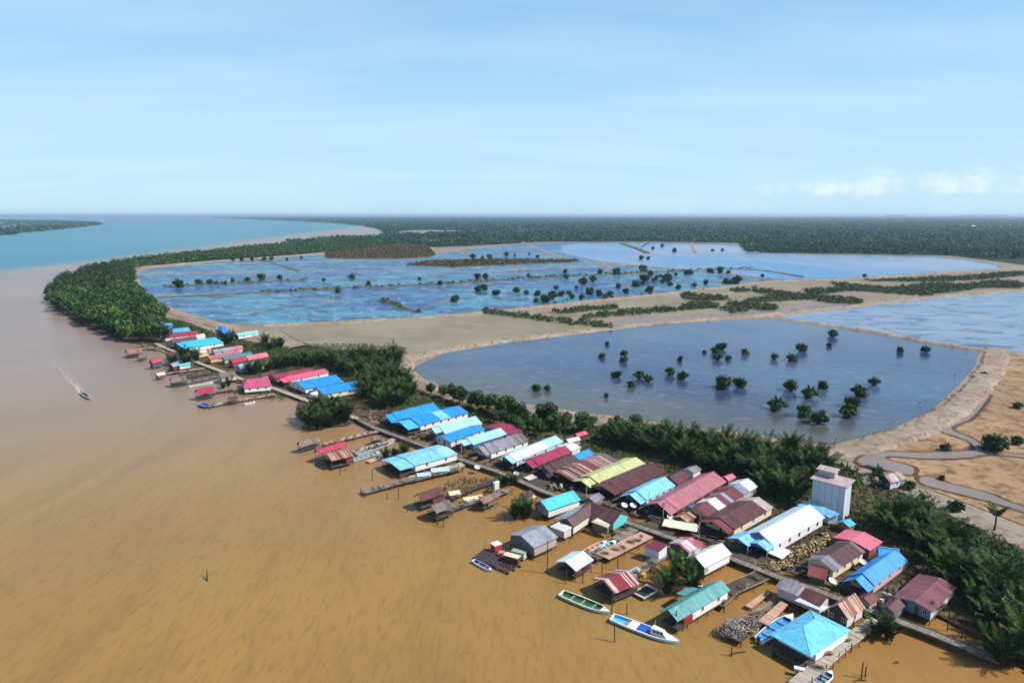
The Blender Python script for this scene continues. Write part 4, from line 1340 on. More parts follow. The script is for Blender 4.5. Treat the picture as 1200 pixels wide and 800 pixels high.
bBLUE = roofmat('#1f95ea', k=.82, rust=.08); bBLUE2 = roofmat('#2f8fe6', k=.78, rust=.05); bSKY = roofmat('#55b8f0', k=.82, rust=.08)
bCYAN = roofmat('#a6def2', k=.82, rust=.05); bPALE = roofmat('#d6edf4', k=.84, rust=.05); bTURQ = roofmat('#56cdec', k=.82, rust=.06); bLCY = roofmat('#86cdf0', k=.84, rust=.06)
bWHITE = roofmat('#e6e6e6', k=.82, rust=.1); bGREY = roofmat('#9a96a0', '#857f86', k=.7, rust=.35); bGREY2 = roofmat('#a5a9b6', '#8d909c', k=.72, rust=.2)
bWEATH = roofmat('#8d8078', '#6d605a', k=.65, rust=.6); bMAROON = roofmat('#6b3b39', '#583232', k=.68, rust=.5); bMAR2 = roofmat('#7a3d40', '#6a3438', k=.7, rust=.3)
bCRIM = roofmat('#b5274b', '#a82045', k=.78, rust=.1); bCRIM2 = roofmat('#a23352', k=.78, rust=.1); bPINK = roofmat('#b8707c', k=.74, rust=.25); bPINK2 = roofmat('#e2758a', k=.82, rust=.08); bHOT = roofmat('#ee5f7c', k=.84, rust=.06)
bBROWN = roofmat('#5d3b39', '#6a4341', k=.65, rust=.4); bRUST = roofmat('#7c4038', '#cdbab0', p=.22, k=.72, rust=.5, sheet=.42); bRUST2 = roofmat('#8a4a3a', '#c9a58a', p=.4, k=.75, rust=.5, sheet=.5); bSTR = roofmat('#8f3238', '#e0cfc6', p=.22, k=.75, rust=.35, sheet=.38)
bYEL = roofmat('#cdd08f', k=.8, rust=.12); bTEAL = roofmat('#5fa3a0', k=.78, rust=.05); bTEAL2 = roofmat('#3d8088', k=.75); bMAUVE = roofmat('#8e565e', '#7d4a54', k=.72, rust=.35); bRED2 = roofmat('#8e3f42', '#7d353a', k=.72, rust=.3)
bVIO = roofmat('#8f8fa8', k=.75, rust=.1); bLPINK = roofmat('#c9b2b2', k=.72, rust=.35); bPINKST = roofmat('#c9bcb8', '#96606a', p=.4, k=.66, rust=.2, sheet=.6)
yelw = wallmat('#d9c23c', .8, .2, 1.1, True)

# ---- houses along the land side of the walkway, far end first
house('bright blue roofed stilt house, narrow, nearest the far palm thicket', (451.2, 485.3), (505.2, 472.1), (459, 494.0), bBLUE, '#c9c2b8', porch=3.5, win=3)
house('long blue roofed stilt house with pale patches on its roof and a yellow front wall', (467.5, 493), (540, 474.8), (478.5, 502.2), bBLUE, '#efe9e0', porch=6, pdrop=.5, win=6, secs=[(.42, bBLUE), (.62, bLCY), (.82, bBLUE), (1.0, bBLUE2)], gable=yelw, proof=bSKY)
house('pale cyan roofed stilt house between two bright blue roofed houses', (505.5, 500.5), (556, 487.6), (512.5, 510.5), bCYAN, '#e8e4dc', porch=3.5, pw=.62, win=4)
house('plain blue roofed stilt house with a dark roof hatch, beside a pale cyan one', (519, 512), (561.6, 496.9), (528.4, 517.7), bBLUE, '#d9d6d0', win=4)
house('pale cyan roofed stilt house with a twin gabled porch, left of the grey roof', (538.5, 515.5), (580.2, 503), (546.5, 523.5), bCYAN, '#3c6a9a', porch=3.6, pw=.7, win=4)
house('dusky pink roofed house behind the pale cyan and grey roofs', (580, 502.0), (600, 497.2), (602, 507.3), bCRIM2, '#b5aca6', win=2)
house('weathered grey roofed stilt house with a long white wall', (560.5, 522.5), (613, 505.8), (569.5, 533), bGREY, '#e6e8e0', porch=2.6, win=4, secs=[(.72, bGREY), (1.0, bWEATH)])
house('long almost white roofed stilt house with a deep blue front', (591, 534.5), (647, 512), (600.4, 542.4), bPALE, '#c8dcea', gable='#2c4a8a', porch=2.4, pdrop=.2, win=4, secs=[(.68, bPALE), (1.0, bCYAN)], proof=bCYAN)
house('crimson roofed stilt house between the almost white and the dark brown roofs', (615.6, 539), (659.4, 523.0), (624.6, 547.5), bCRIM2, '#4a4a55', porch=3, win=3)
house('dark brown roofed stilt house with a small porch, left of the rust striped roof', (637, 545), (672, 532.6), (647.5, 556), bBROWN, '#7c8a96', porch=3, win=3)
house('short bright blue roofed house standing behind the dark brown roof', (672.3, 532.4), (690, 525.6), (681, 541), bBLUE, '#c9c2b8', win=2)
house('rust and white striped roof house with a teal front wall', (655, 552.5), (711, 530.2), (673.5, 563.3), bRUST, '#5aa39a', porch=4.5, pdrop=.45, win=4, secs=[(.86, bRUST), (1.0, bWEATH)])
house('yellow green roofed stilt house with twin small porch gables', (681, 561.5), (742.5, 536.7), (694, 571.5), bYEL, '#8aa0a0', porch=4.2, pdrop=.5, pw=.8, win=4)
house('long dark maroon roofed stilt house beside the yellow green roof', (705.5, 569.3), (768.4, 543), (720.7, 579.5), bMAROON, '#6a4a48', porch=4, pdrop=.12, win=5)
house('sky blue roofed stilt house with a white end wall, before a small brown roof', (738, 578), (779.6, 558.1), (751, 589.5), bLCY, '#e8eef2', gable='#2f5fae', porch=3.2, win=4)
house('brown roofed back house between the sky blue and the dusky pink roofs', (784, 558.5), (799, 551), (794.5, 567.5), bMAROON, '#8a7a70', win=1)
house('tiny grey striped hut with a white wall at the edge of the palm thicket', (806, 549.5), (816, 544.8), (813, 554.5), bGREY, '#efeae4', ze=3.4, win=0, cat='hut', name='stilt_hut')
house('long dusky pink roofed stilt house, the biggest pink roof in the row', (770, 588.5), (830.3, 555.3), (786.4, 602.8), bPINK, '#5f3038', porch=4, pdrop=.15, win=5)
house('stilt house with a patchwork roof of rust, grey and pale sheets', (815.8, 595), (873, 562), (829, 606), bBROWN, '#c9b49c', win=5, ze=3.7, secs=[(.20, bMAR2), (.34, bWHITE), (.44, bMAR2), (.50, bGREY2), (.70, bMAR2), (.82, bVIO), (1.0, bPALE)],
      seclabels=['rusty front roof sheets', 'white patched roof sheets', 'brown roof sheets', 'grey strip of roof sheets', 'maroon roof sheets', 'violet grey roof sheets', 'pale blue rear roof sheets'])
house('maroon roofed stilt house with a cream wall, right of the patchwork roof', (836, 609.8), (890, 581.6), (854, 624), bRED2, '#e6d8c4', porch=3, pdrop=.3, win=3, secs=[(.82, bMAROON), (1.0, bLPINK)], proof=bRED2)
BIG = house('large pale blue roofed meeting house with two small gables in front', (889.4, 622.8), (948, 591.5), (906.3, 640.9), bPALE, '#eee6ea', gable='#7d78b8', ze=3.9, win=5, wl=1.0, frame=paint('#7a86a8'))
house('pink roofed house behind the dark brown one by the log pile', (998, 633), (1013, 623), (1020, 645), bPINK2, '#8a4048', ze=3.7, win=1)
house('dark brown roofed house with grey patches and a cream wall, below the pink roof', (961, 656), (1000, 632.8), (977.4, 669.5), bBROWN, '#efdcb6', win=4, secs=[(.12, bWEATH), (.24, bGREY2), (.90, bBROWN), (1.0, bWEATH)], ze=3.7)
house('low rusty roofed annex with a bright green end wall', (948, 663.3), (970.5, 668.6), (938.3, 672.3), bRED2, '#3d6a4a', gable='#5cc29a', ze=3.4, win=0)
house('bright blue roofed stilt house with a pink wall, next to the dark palm grove', (1003, 676.5), (1046, 646), (1017.5, 692), bBLUE, '#d9b0b0', porch=3.4, pdrop=.4, win=3, ze=3.7)
house('small lower blue roof house behind the bright blue one', (1029, 640), (1054, 643), (1019.5, 649.8), bSKY, '#8a6a70', ze=3.8, win=0)
house('mauve roofed house with a slate blue front standing right of the others', (1072, 704.4), (1103.5, 675), (1095.6, 714.5), bMAUVE, '#d5dcd6', gable='#6d8ba0', win=2, wl=1.25)
house('pinkish white roofed hut alone by the marsh creek', (1036, 556.5), (1054, 551.7), (1043.9, 566), bPINKST, '#d4d4d8', gable='#3c3c42', ze=3.3, win=1, floor=.9, cat='hut', name='stilt_hut', z0=.3)  # dark gable colour stands in for the shade on that end
house('small crimson roofed hut by the dike, right of the pale sheds', (674, 508), (686, 504.5), (677.5, 511.5), bHOT, '#4a3a38', ze=3.2, win=0, cat='hut', name='stilt_hut')
house('white roofed shed behind the crimson roof', (661, 523.2), (672, 518.6), (670.5, 528.6), bWHITE, '#e6ded4', ze=3.2, win=0, cat='shed', name='shed')
house('pale grey shed with a tan wall left of the small crimson hut', (663.5, 514.5), (678, 511.2), (668, 518.2), bWHITE, '#c79a80', ze=3.4, win=0, cat='shed', name='shed')
house('small dusky pink roofed shed showing behind the long pink roof', (849, 558.5), (858, 554.5), (856, 562), bPINK2, '#a86a70', ze=3.6, win=0, cat='shed', name='shed')
house('tiny sky blue roofed shed with a yellow drum beside the tower', (988, 611), (996, 607.5), (998.5, 616), bSKY, '#9c6a3c', ze=3.0, win=0, cat='shed', name='shed')

# two little gables in front of the meeting house
inv = BIG.matrix_basis.inverted()
for (f_, b_, e_) in (((864.8, 630.6), (883, 623), (880.8, 637.8)), ((887.5, 636.0), (898, 629.5), (898.4, 646.2))):
    zr_, ze_ = 4.9, 3.8
    a, b, e = inv @ G(*f_, zr_ / K), inv @ G(*b_, zr_ / K), inv @ G(*e_, ze_ / K)
    mb = MB()
    w_ = max(1.2, abs(e.y - a.y)); xb = max(a.x, b.x) if a.x < b.x else a.x
    gable_prism(mb, min(a.x, b.x), max(a.x, b.x), w_, w_, ze_, zr_)
    o = mb.build('porch_roof', bLCY, BIG, (0, a.y, 0))
    m2 = MB()
    m2.solid([(min(a.x, b.x) + .3, -w_ + .3, ze_ - .1), (min(a.x, b.x) + .3, w_ - .3, ze_ - .1), (min(a.x, b.x) + .3, 0, zr_ - .2), (min(a.x, b.x) + .38, -w_ + .3, ze_ - .1), (min(a.x, b.x) + .38, w_ - .3, ze_ - .1), (min(a.x, b.x) + .38, 0, zr_ - .2)],
             [(0, 2, 1), (3, 4, 5), (0, 1, 4, 3), (1, 2, 5, 4), (2, 0, 3, 5)])
    m2.build('gable', wallmat('#8a80c0', .7), o)
    for yy_ in (-w_ + .35, w_ - .35): post(BIG, min(a.x, b.x) + .4, a.y + yy_, 1.35, ze_ - .02, .07, WHITE, 'post')

# ---- houses and shelters on the river side
house('light blue roofed river house with a long white wall and two dark windows', (457, 541), (524.4, 523.6), (473, 549), bLCY, '#f2ebe4', porch=6, pdrop=.25, win=2, ze=3.7, secs=[(.75, bLCY), (1.0, bCYAN)])
house('bright crimson roofed open shelter above the river', (370, 526.5), (404, 516.5), (373.5, 532.5), bCRIM, '#5a3030', open_=True, win=0, ze=3.6, cat='shelter', name='shelter')
house('rust red roofed hut on tall stilts in front of the crimson shelter', (382, 532), (409, 526), (388, 540), bRUST2, '#7c3038', win=0, porch=5.5, pdrop=.04, ze=3.9, cat='hut', name='stilt_hut')
house('weathered grey hut furthest out left of the crimson shelter', (349.5, 517.5), (372.5, 511), (351.5, 522.8), bWEATH, '#8c867e', open_=True, win=0, ze=3.0, cat='hut', name='stilt_hut')
house('maroon roofed pavilion with pale roof edges, standing over the river', (488.6, 578.4), (516, 569.5), (494.2, 587.4), bMAROON, '#6a3a3a', porch=4.0, pdrop=.03, win=0, ze=3.7, cat='pavilion', name='pavilion')
house('grey sheet roofed open pavilion beside the maroon one', (505, 592), (526, 585), (511.7, 601), bWEATH, '#8a8078', open_=True, win=0, ze=3.5, cat='pavilion', name='pavilion')
house('pinkish brown roofed hut in the middle of its plank jetty', (562, 584), (580.5, 576), (567, 590.2), roofmat('#9c7468', '#7c5a52', k=.7, rust=.5), '#7a6a5e', win=0, porch=2.0, pdrop=.04, ze=3.1, cat='hut', name='stilt_hut')
house('turquoise roofed river house with a white side wall', (633.5, 586.7), (671.7, 574.3), (642.5, 598.5), bTURQ, '#f0eadf', gable='#9aa4b0', win=0, ze=3.7)
# the brown L-shaped house: two wings under crossing roofs
LH = house('brown roofed L shaped house with a bright teal gable end', (663.9, 607.5), (693, 588.4), (672.3, 617.6), bBROWN, '#e4dacb', gable='#55504c', win=0, ze=3.7)
inv = LH.matrix_basis.inverted()
LHR = 3.7 + 1.9
a, b, e = inv @ G(688, 587, LHR / K), inv @ G(728.3, 600.7, LHR / K), inv @ G(715.6, 612, 3.7 / K)
d2 = (b - a); ang2 = math.atan2(d2.y, d2.x); L2 = d2.length; nn = Vector((-d2.y, d2.x, 0)).normalized(); w2 = abs(nn.dot(e - a))
mb = MB(); gable_prism(mb, -L2 / 2, L2 / 2, w2, w2, 3.74, LHR + .04)
o = mb.build('roof', bBROWN, LH, ((a.x + b.x) / 2, (a.y + b.y) / 2, 0), ang2)
mb = MB()
mb.box(-L2 / 2 + .5, L2 / 2 - .45, -w2 + .45, w2 - .45, 1.36, 3.75)
mb.build('wall', wallmat('#a8b0a8'), o)
mb = MB()
xg = L2 / 2 - .43
mb.solid([(xg, -w2 + .42, 1.3), (xg, w2 - .42, 1.3), (xg, w2 - .42, 3.8), (xg, 0, LHR - .1), (xg, -w2 + .42, 3.8)] + [(xg + .1, -w2 + .42, 1.3), (xg + .1, w2 - .42, 1.3), (xg + .1, w2 - .42, 3.8), (xg + .1, 0, LHR - .1), (xg + .1, -w2 + .42, 3.8)],
         [(4, 3, 2, 1, 0), (5, 6, 7, 8, 9)] + [(i, (i + 1) % 5, (i + 1) % 5 + 5, i + 5) for i in range(5)])
mb.build('gable', wallmat('#5fd0cc', .85, .1), o)
for i in range(5):
    for yy_ in (-w2 + .6, w2 - .6): post(LH, (a.x + b.x) / 2 + math.cos(ang2) * (-L2 / 2 + .8 + i * (L2 - 1.6) / 4) - math.sin(ang2) * yy_, (a.y + b.y) / 2 + math.sin(ang2) * (-L2 / 2 + .8 + i * (L2 - 1.6) / 4) + math.cos(ang2) * yy_, -.8, 1.36)


def slab_roof(label, quad, zs, mat, name='shed', cat='shed', wall=None, posts=True, thick=.08, floor=1.3, group=None):
    """a single-slope roof given by four pixel corners and their heights, on posts or walls"""
    P = [G(x, y, z / K) for (x, y), z in zip(quad, zs)]
    c = sum(P, Vector()) / 4
    d = P[1] - P[0]; ang = math.atan2(d.y, d.x)
    r = empty(name, (c.x, c.y, 0), ang); tag(r, label, cat, group)
    r.scale = (1 / K,) * 3
    rot = Matrix.Rotation(-ang, 3, 'Z')
    q = [(rot @ (p - Vector((c.x, c.y, 0)))) * K for p in P]
    mb = MB()
    mb.solid(q + [p - Vector((0, 0, thick)) for p in q], [(0, 1, 2, 3), (7, 6, 5, 4), (0, 4, 5, 1), (1, 5, 6, 2), (2, 6, 7, 3), (3, 7, 4, 0)])
    mb.build('roof', mat, r)
    cc = sum(q, Vector()) / 4
    inn = [p.lerp(Vector((cc.x, cc.y, p.z)), .1) for p in q]
    for p in inn: p.z -= thick + .02
    if wall:
        vs = [Vector((p.x, p.y, floor)) for p in inn] + inn
        mb = MB(); mb.solid(vs, [(3, 2, 1, 0), (4, 5, 6, 7), (0, 1, 5, 4), (1, 2, 6, 5), (2, 3, 7, 6), (3, 0, 4, 7)])
        mb.build('wall', wall if not isinstance(wall, str) else wallmat(wall), r)
        for p in inn: post(r, p.x, p.y, -.8, floor - .001)
    elif posts:
        for p in inn: post(r, p.x, p.y, -.8, p.z, .07, WOOD_D, 'post')
    return r


slab_roof('low light blue roofed building at the foot of the tall tower', [(933.5, 591.2), (972.5, 606.5), (985, 602), (948.5, 586.2)], (3.4, 3.4, 4.6, 4.6), bLCY, 'outbuilding', 'building', wall='#d8d4d8')
slab_roof('cream sheet lean-to roof between the L shaped house wings', [(693, 611), (700.2, 606.4), (715, 614.2), (712.3, 618.2)], (3.6, 4.05, 4.05, 3.5), roofmat('#e9dcc0', k=.8, rust=.2), 'lean_to', 'lean-to', wall='#6a625a')
slab_roof('whitish lean-to roof left of the L shaped house', [(644.2, 616.5), (655.4, 610.9), (670.6, 617.6), (661.6, 623.2)], (3.2, 3.9, 3.9, 3.3), bWHITE, 'lean_to', 'lean-to', wall='#d8d0c4')
slab_roof('long grey lean-to roof along the back of the L shaped house', [(648, 607.5), (687.5, 588.2), (690, 590), (664, 607.5)], (3.7, 3.9, 4.2, 4.15), bGREY2, 'lean_to', 'lean-to')
house('grey sheet roofed plank house on stilts beside the dark raft', (610.3, 627.4), (639, 615), (626, 642), bGREY2, '#b5a49c', gable='#6a6a70', win=0, ze=3.9)
house('white roofed open boat shelter with red goods under it', (662.5, 657.8), (683.3, 645.4), (674.9, 669), bPALE, '#9a9a9a', open_=True, win=0, ze=3.2, cat='shelter', name='shelter')
house('rusty red roofed shelter with white streaks by the moored boats', (706.4, 679.8), (732.3, 669.6), (720, 695.5), bSTR, '#8c3a3a', open_=True, win=0, ze=3.3, cat='shelter', name='shelter')
slab_roof('small white walled hut with a flat maroon roof', [(754, 639.6), (772.4, 646), (783, 637.8), (768, 632.9)], (3.9, 3.7, 4.3, 4.4), roofmat('#7a2a4a', k=.75, rust=.05), 'stilt_hut', 'hut', wall='#e9e8ee')
house('small red and white striped gable roof hut beside the main walkway', (795, 637), (811.4, 628.7), (807.5, 647.5), roofmat('#dcd6dc', '#b0546a', p=.5, k=.8, rust=.1, sheet=.55), '#e0d8d8', gable='#4a4a50', win=0, ze=3.6, cat='hut', name='stilt_hut')
house('white roofed river house with a dark green front by the palm clump', (814.3, 651.8), (846.3, 636), (826, 665.3), bWHITE, '#f0efe9', gable='#2f4a3a', win=0, ze=3.7)
TE = house('teal roofed river house with an open front deck', (783.3, 714.4), (844.6, 679.6), (794, 728), bTEAL, '#eee8e0', gable='#5a5048', win=2, ze=3.7, wallx=5, porch=5.5, pdrop=.02, deckx=-.2)
slab_roof('small teal side roof attached behind the teal river house', [(792.3, 695.0), (806.5, 686.6), (819, 688.8), (802, 697.6)], (3.8, 3.8, 4.1, 4.1), bTEAL, 'lean_to', 'lean-to')
house('roof of grey and maroon sheets across the walkway, before the cyan hip roof', (916.6, 677), (970, 698.8), (908.2, 687), bMAROON, '#cfc4c4', ze=3.7, win=0, secs=[(.46, bGREY), (.52, bLPINK), (1.0, bMAROON)], wl=.55)
slab_roof('pale grey sheet roof on posts beside the cyan hip roof', [(931, 703), (937, 699.8), (972, 711), (966, 716.6)], (3.2, 3.6, 3.6, 3.1), bWHITE, 'lean_to', 'lean-to')
house('rust orange striped roof house at the corner of the walkway', (982, 707.8), (1001, 695.4), (994.4, 725.8), bRUST2, '#e6dcd8', gable='#3c3838', win=1, ze=3.7, inset=.4)
house('cyan hip roofed river house with a long white wall, the nearest house', (941.3, 733.8), (956, 724.6), (950.5, 769.6), roofmat('#6ecbee', k=.84, rust=.04), '#f2eef0', hip=True, win=0, ze=3.7, porch=2.2, wl=.85)

# ---- the tall swiftlet house
zt_ = 6.9
c0, c1, c2 = G(951.5, 559.5, zt_), G(989.5, 569.0, zt_), G(1000.2, 564.0, zt_)
d = c1 - c0; ang = math.atan2(d.y, d.x)
T = empty('swiftlet_tower', ((c0.x + c2.x) / 2, (c0.y + c2.y) / 2, .3), ang)
tag(T, 'tall windowless grey tower house with a small cabin on its pinkish roof', 'tower')
tl, tw = d.length / 2, abs(Vector((-d.y, d.x, 0)).normalized().dot(c2 - c1)) / 2
tw = max(tw, 1.8)
mb = MB(); mb.box(-tl, tl, -tw, tw, 0, zt_ - .4)
mb.build('wall', wallmat('#cfd8e2', .85, .3, 1.2, True), T)
mb = MB()
mb.solid([(-tl - .45, -tw - .4, zt_ - .4), (tl + .45, -tw - .4, zt_ - .4), (tl + .45, tw + .4, zt_ - .25), (-tl - .45, tw + .4, zt_ - .25), (-tl - .45, -tw - .4, zt_ - .28), (tl + .45, -tw - .4, zt_ - .28), (tl + .45, tw + .4, zt_ - .05), (-tl - .45, tw + .4, zt_ - .05)],
         [(0, 3, 2, 1), (4, 5, 6, 7), (0, 1, 5, 4), (1, 2, 6, 5), (2, 3, 7, 6), (3, 0, 4, 7)])
mb.build('roof', bLPINK, T)
mb = MB(); cxs = -tl + 1.6
mb.box(cxs - 1.5, cxs + 1.5, tw - 1.6, tw + .2, zt_ - .1, zt_ + 1.0)
cb_ = mb.build('roof_cabin', wallmat('#c9c6cc', .7), T)
mb = MB()
mb.solid([(cxs - 1.8, tw - 1.9, zt_ + 1.01), (cxs + 1.8, tw - 1.9, zt_ + 1.01), (cxs + 1.8, tw + .5, zt_ + 1.2), (cxs - 1.8, tw + .5, zt_ + 1.2), (cxs - 1.8, tw - 1.9, zt_ + 1.07), (cxs + 1.8, tw - 1.9, zt_ + 1.07), (cxs + 1.8, tw + .5, zt_ + 1.26), (cxs - 1.8, tw + .5, zt_ + 1.26)],
         [(0, 3, 2, 1), (4, 5, 6, 7), (0, 1, 5, 4), (1, 2, 6, 5), (2, 3, 7, 6), (3, 0, 4, 7)])
mb.build('cabin_roof', bLPINK, cb_)

# ---- the far cluster up the river
FK = dict(win=2, ze=3.7, far=True)
house('brown roofed house with a white wall in front of the mangrove point', (152, 375.2), (174, 373), (155, 380), bBROWN, '#e8e2d6', **FK)
house('short bright blue roofed house, furthest of the blue ones', (181, 380.6), (201, 378), (182.5, 384.4), bBLUE, '#c9c2b8', **FK)
house('long light blue roofed house behind the far crimson roofs', (184, 387), (221, 383.6), (186, 391.2), bSKY, '#b9b2a8', **FK)
house('long crimson roofed house between the light blue and maroon roofs of the far cluster', (190, 391.4), (231, 387), (192.5, 396), bCRIM2, '#e2dad0', **FK)
house('maroon roofed house left of a white shed in the far cluster', (200, 397.6), (229, 393.4), (202.5, 401.5), bMAR2, '#a58a8a', **FK)
house('white shed at the right end of the far maroon roof', (229, 392.4), (239, 390.6), (230, 396), bWHITE, '#efe9e0', win=0, ze=3.8, cat='shed', name='shed')
house('wide cyan roofed house in the middle of the far cluster', (206, 401.4), (252, 395), (213, 408.6), roofmat('#3fc0f0', k=.84, rust=.08), '#f0ece6', porch=3, gable='#3c5a8a', **FK)
house('small blue hip roofed house by the far dike', (260, 383.4), (263, 383.2), (266, 391.4), bBLUE2, '#d9b08a', hip=True, win=0, ze=3.8)
house('light blue roofed house with a dark blue front beside the sandy dike', (279, 391), (298.5, 386.5), (282.8, 393.8), bLCY, '#e2e2e2', gable='#2a3a6a', **FK)
house('red and white striped roofed house in the far cluster', (228, 412), (247.5, 408.2), (230.5, 415), roofmat('#e2d8d0', '#a02a38', p=.5, k=.8, rust=.05, sheet=1.7), '#d9cf8a', win=2, ze=3.9)
house('long greyish pink roofed house behind the striped one', (249, 409.6), (283, 404.6), (251.5, 413.2), bLPINK, '#c9c2b8', secs=[(.55, bGREY2), (1.0, bPINK2)], **FK)
house('mauve pink roofed house with an ochre front in the far cluster', (243, 417), (280, 410.8), (246.5, 421), bPINK, '#dcae7c', **FK)
house('teal green roofed house in the far cluster', (261.5, 418), (293, 411.6), (264, 422), bTEAL2, '#b9b2a8', **FK)
house('crimson roofed house with a pink rear part in the far cluster', (269.5, 420.6), (312, 412.6), (272.5, 426), bCRIM, '#8a4a50', secs=[(.42, bCRIM), (1.0, bPINK2)], **FK)
house('pale cyan roofed house against the far palms', (279, 427.4), (299, 423), (282.5, 432.2), bCYAN, '#8aa0b8', **FK)
house('weathered grey roofed house left of the pink hip roof', (256, 437.2), (274.5, 434.6), (259, 442.8), bWEATH, '#d6cfc2', **FK)
house('pink hip roofed white house by the far jetty', (289, 444.8), (311, 442.8), (285.5, 455), roofmat('#cc5a80', k=.8, rust=.05), '#f4f1ea', hip=True, win=3, ze=3.7)
house('crimson roofed open pavilion on white posts at the river end of a far jetty', (229.5, 456), (249.5, 452.4), (232.5, 462), bCRIM, '#d0c0c0', open_=True, win=0, ze=3.6, cat='pavilion', name='pavilion')
house('small crimson roofed hut over the water in the far cluster', (176, 421), (189, 418.4), (177.8, 425.8), bCRIM, '#4a5a70', win=0, ze=3.8, cat='hut', name='stilt_hut')
house('rusty pink roofed hut furthest left over the river', (148, 410), (164.5, 407.6), (151, 414.2), roofmat('#b4766a', '#94584e', k=.72, rust=.4), '#6a5448', win=0, ze=3.5, open_=True, cat='hut', name='stilt_hut')
house('grey roofed hut with a maroon wall at the far river edge', (199.5, 426), (208, 423.4), (203, 430.2), bGREY2, '#6a2a3a', win=0, ze=3.7, cat='hut', name='stilt_hut')
house('cream walled hut with a cyan roof beside the grey roofed hut', (208, 427.0), (222, 424.4), (210, 429.2), bTURQ, '#e6d2b8', win=0, ze=3.4, cat='hut', name='stilt_hut')
house('weathered thatch coloured hut on the crowded far jetty', (199.5, 442.5), (217, 440), (202, 448), bWEATH, '#7a7068', open_=True, win=0, ze=3.2, cat='hut', name='stilt_hut')
house('rose pink roofed long house in front of the far palm thicket', (327, 443), (380, 432), (333, 447.4), bHOT, '#efe6e0', porch=4, **FK)
house('dark crimson roofed house behind the rose pink roof', (318, 440), (363, 431.2), (324, 443.4), bCRIM2, '#8a6a6a', **FK)
house('bright blue roofed house, upper of the pair before the far thicket', (347, 446.6), (394, 439.4), (355.5, 455.6), bBLUE, '#e9e4dc', **FK)
house('bright blue roofed house with a cream wall, lower of the far pair', (372, 454.2), (420, 446.4), (380, 462), bBLUE, '#f0dcc0', win=4, ze=3.7)

house('rust brown roofed shed on stilts by the far palms of the first jetty', (196, 414), (206, 411.5), (198.5, 416.6), bMAR2, '#8a7a6c', ze=3.2, win=0, far=True, cat='shed', name='shed')
house('tan roofed hut left of the small far crimson hut', (162, 416.5), (171, 414.6), (164, 419), bWEATH, '#7a6a5c', ze=2.8, win=0, open_=True, far=True, cat='hut', name='stilt_hut')
house('small whitish roofed hut at the outer end of the cream walled hut jetty', (183, 437.5), (192, 435.6), (185, 440.4), bWHITE, '#8a4a40', ze=2.8, win=0, far=True, cat='hut', name='stilt_hut')
house('pale roofed shed behind the mauve pink far roof', (231, 408), (243, 404.6), (233, 410.6), bPALE, '#d8d0c4', ze=3.5, win=0, far=True, cat='shed', name='shed')
house('grey tin roofed shed right of the pale cyan far house', (303, 425.5), (314, 422.4), (306, 428.6), bGREY2, '#b8a898', ze=3.4, win=0, far=True, cat='shed', name='shed')
house('maroon roofed shed left of the rose pink far roof', (306, 437.6), (318, 434), (309, 441), bMAROON, '#c8b8a8', ze=3.4, win=0, far=True, cat='shed', name='shed')
house('brown tin roofed shelter on the jetty below the pink hip roof', (268, 465.6), (277, 463.4), (270, 468.6), bBROWN, '#d8d8d0', ze=2.9, win=0, open_=True, far=True, cat='shelter', name='shelter')
house('white front shed left of the lower bright blue far roof', (364, 460.2), (374, 457.2), (368, 463.2), bWHITE, '#efeae0', ze=3.0, win=0, far=True, cat='shed', name='shed')
house('grey tin shed on the river side of the path, left of the marsh grass', (436, 512.5), (446, 509.4), (439, 515.6), bWEATH, '#9a8c7c', ze=2.6, win=0, open_=True, cat='shed', name='shed')
house('small brown tin shed at the walkway between two river houses', (612, 577.5), (622, 573.6), (616, 581.6), bMAR2, '#8a8078', ze=2.8, win=0, cat='shed', name='shed')
house('maroon tin shed behind the rust orange house at the walkway', (1012, 700), (1023, 693.5), (1017, 706.5), bMAR2, '#b8a8a0', ze=3.0, win=0, cat='shed', name='shed')
house('dark maroon side shed left of the mauve roofed house', (1040, 711), (1066, 690), (1050, 719), bMAROON, '#6a7a88', ze=3.1, win=0, cat='shed', name='shed')
house('rusty lean shed between the patchwork and the dusky pink roofs', (797, 605), (812, 597), (806, 611), bRUST2, '#6a5c50', ze=3.0, win=0, cat='shed', name='shed')
house('tin roofed shed between the dark maroon and the turquoise roofs', (690, 583), (702, 577), (697, 589), bGREY, '#8a7c70', ze=2.9, win=0, cat='shed', name='shed')

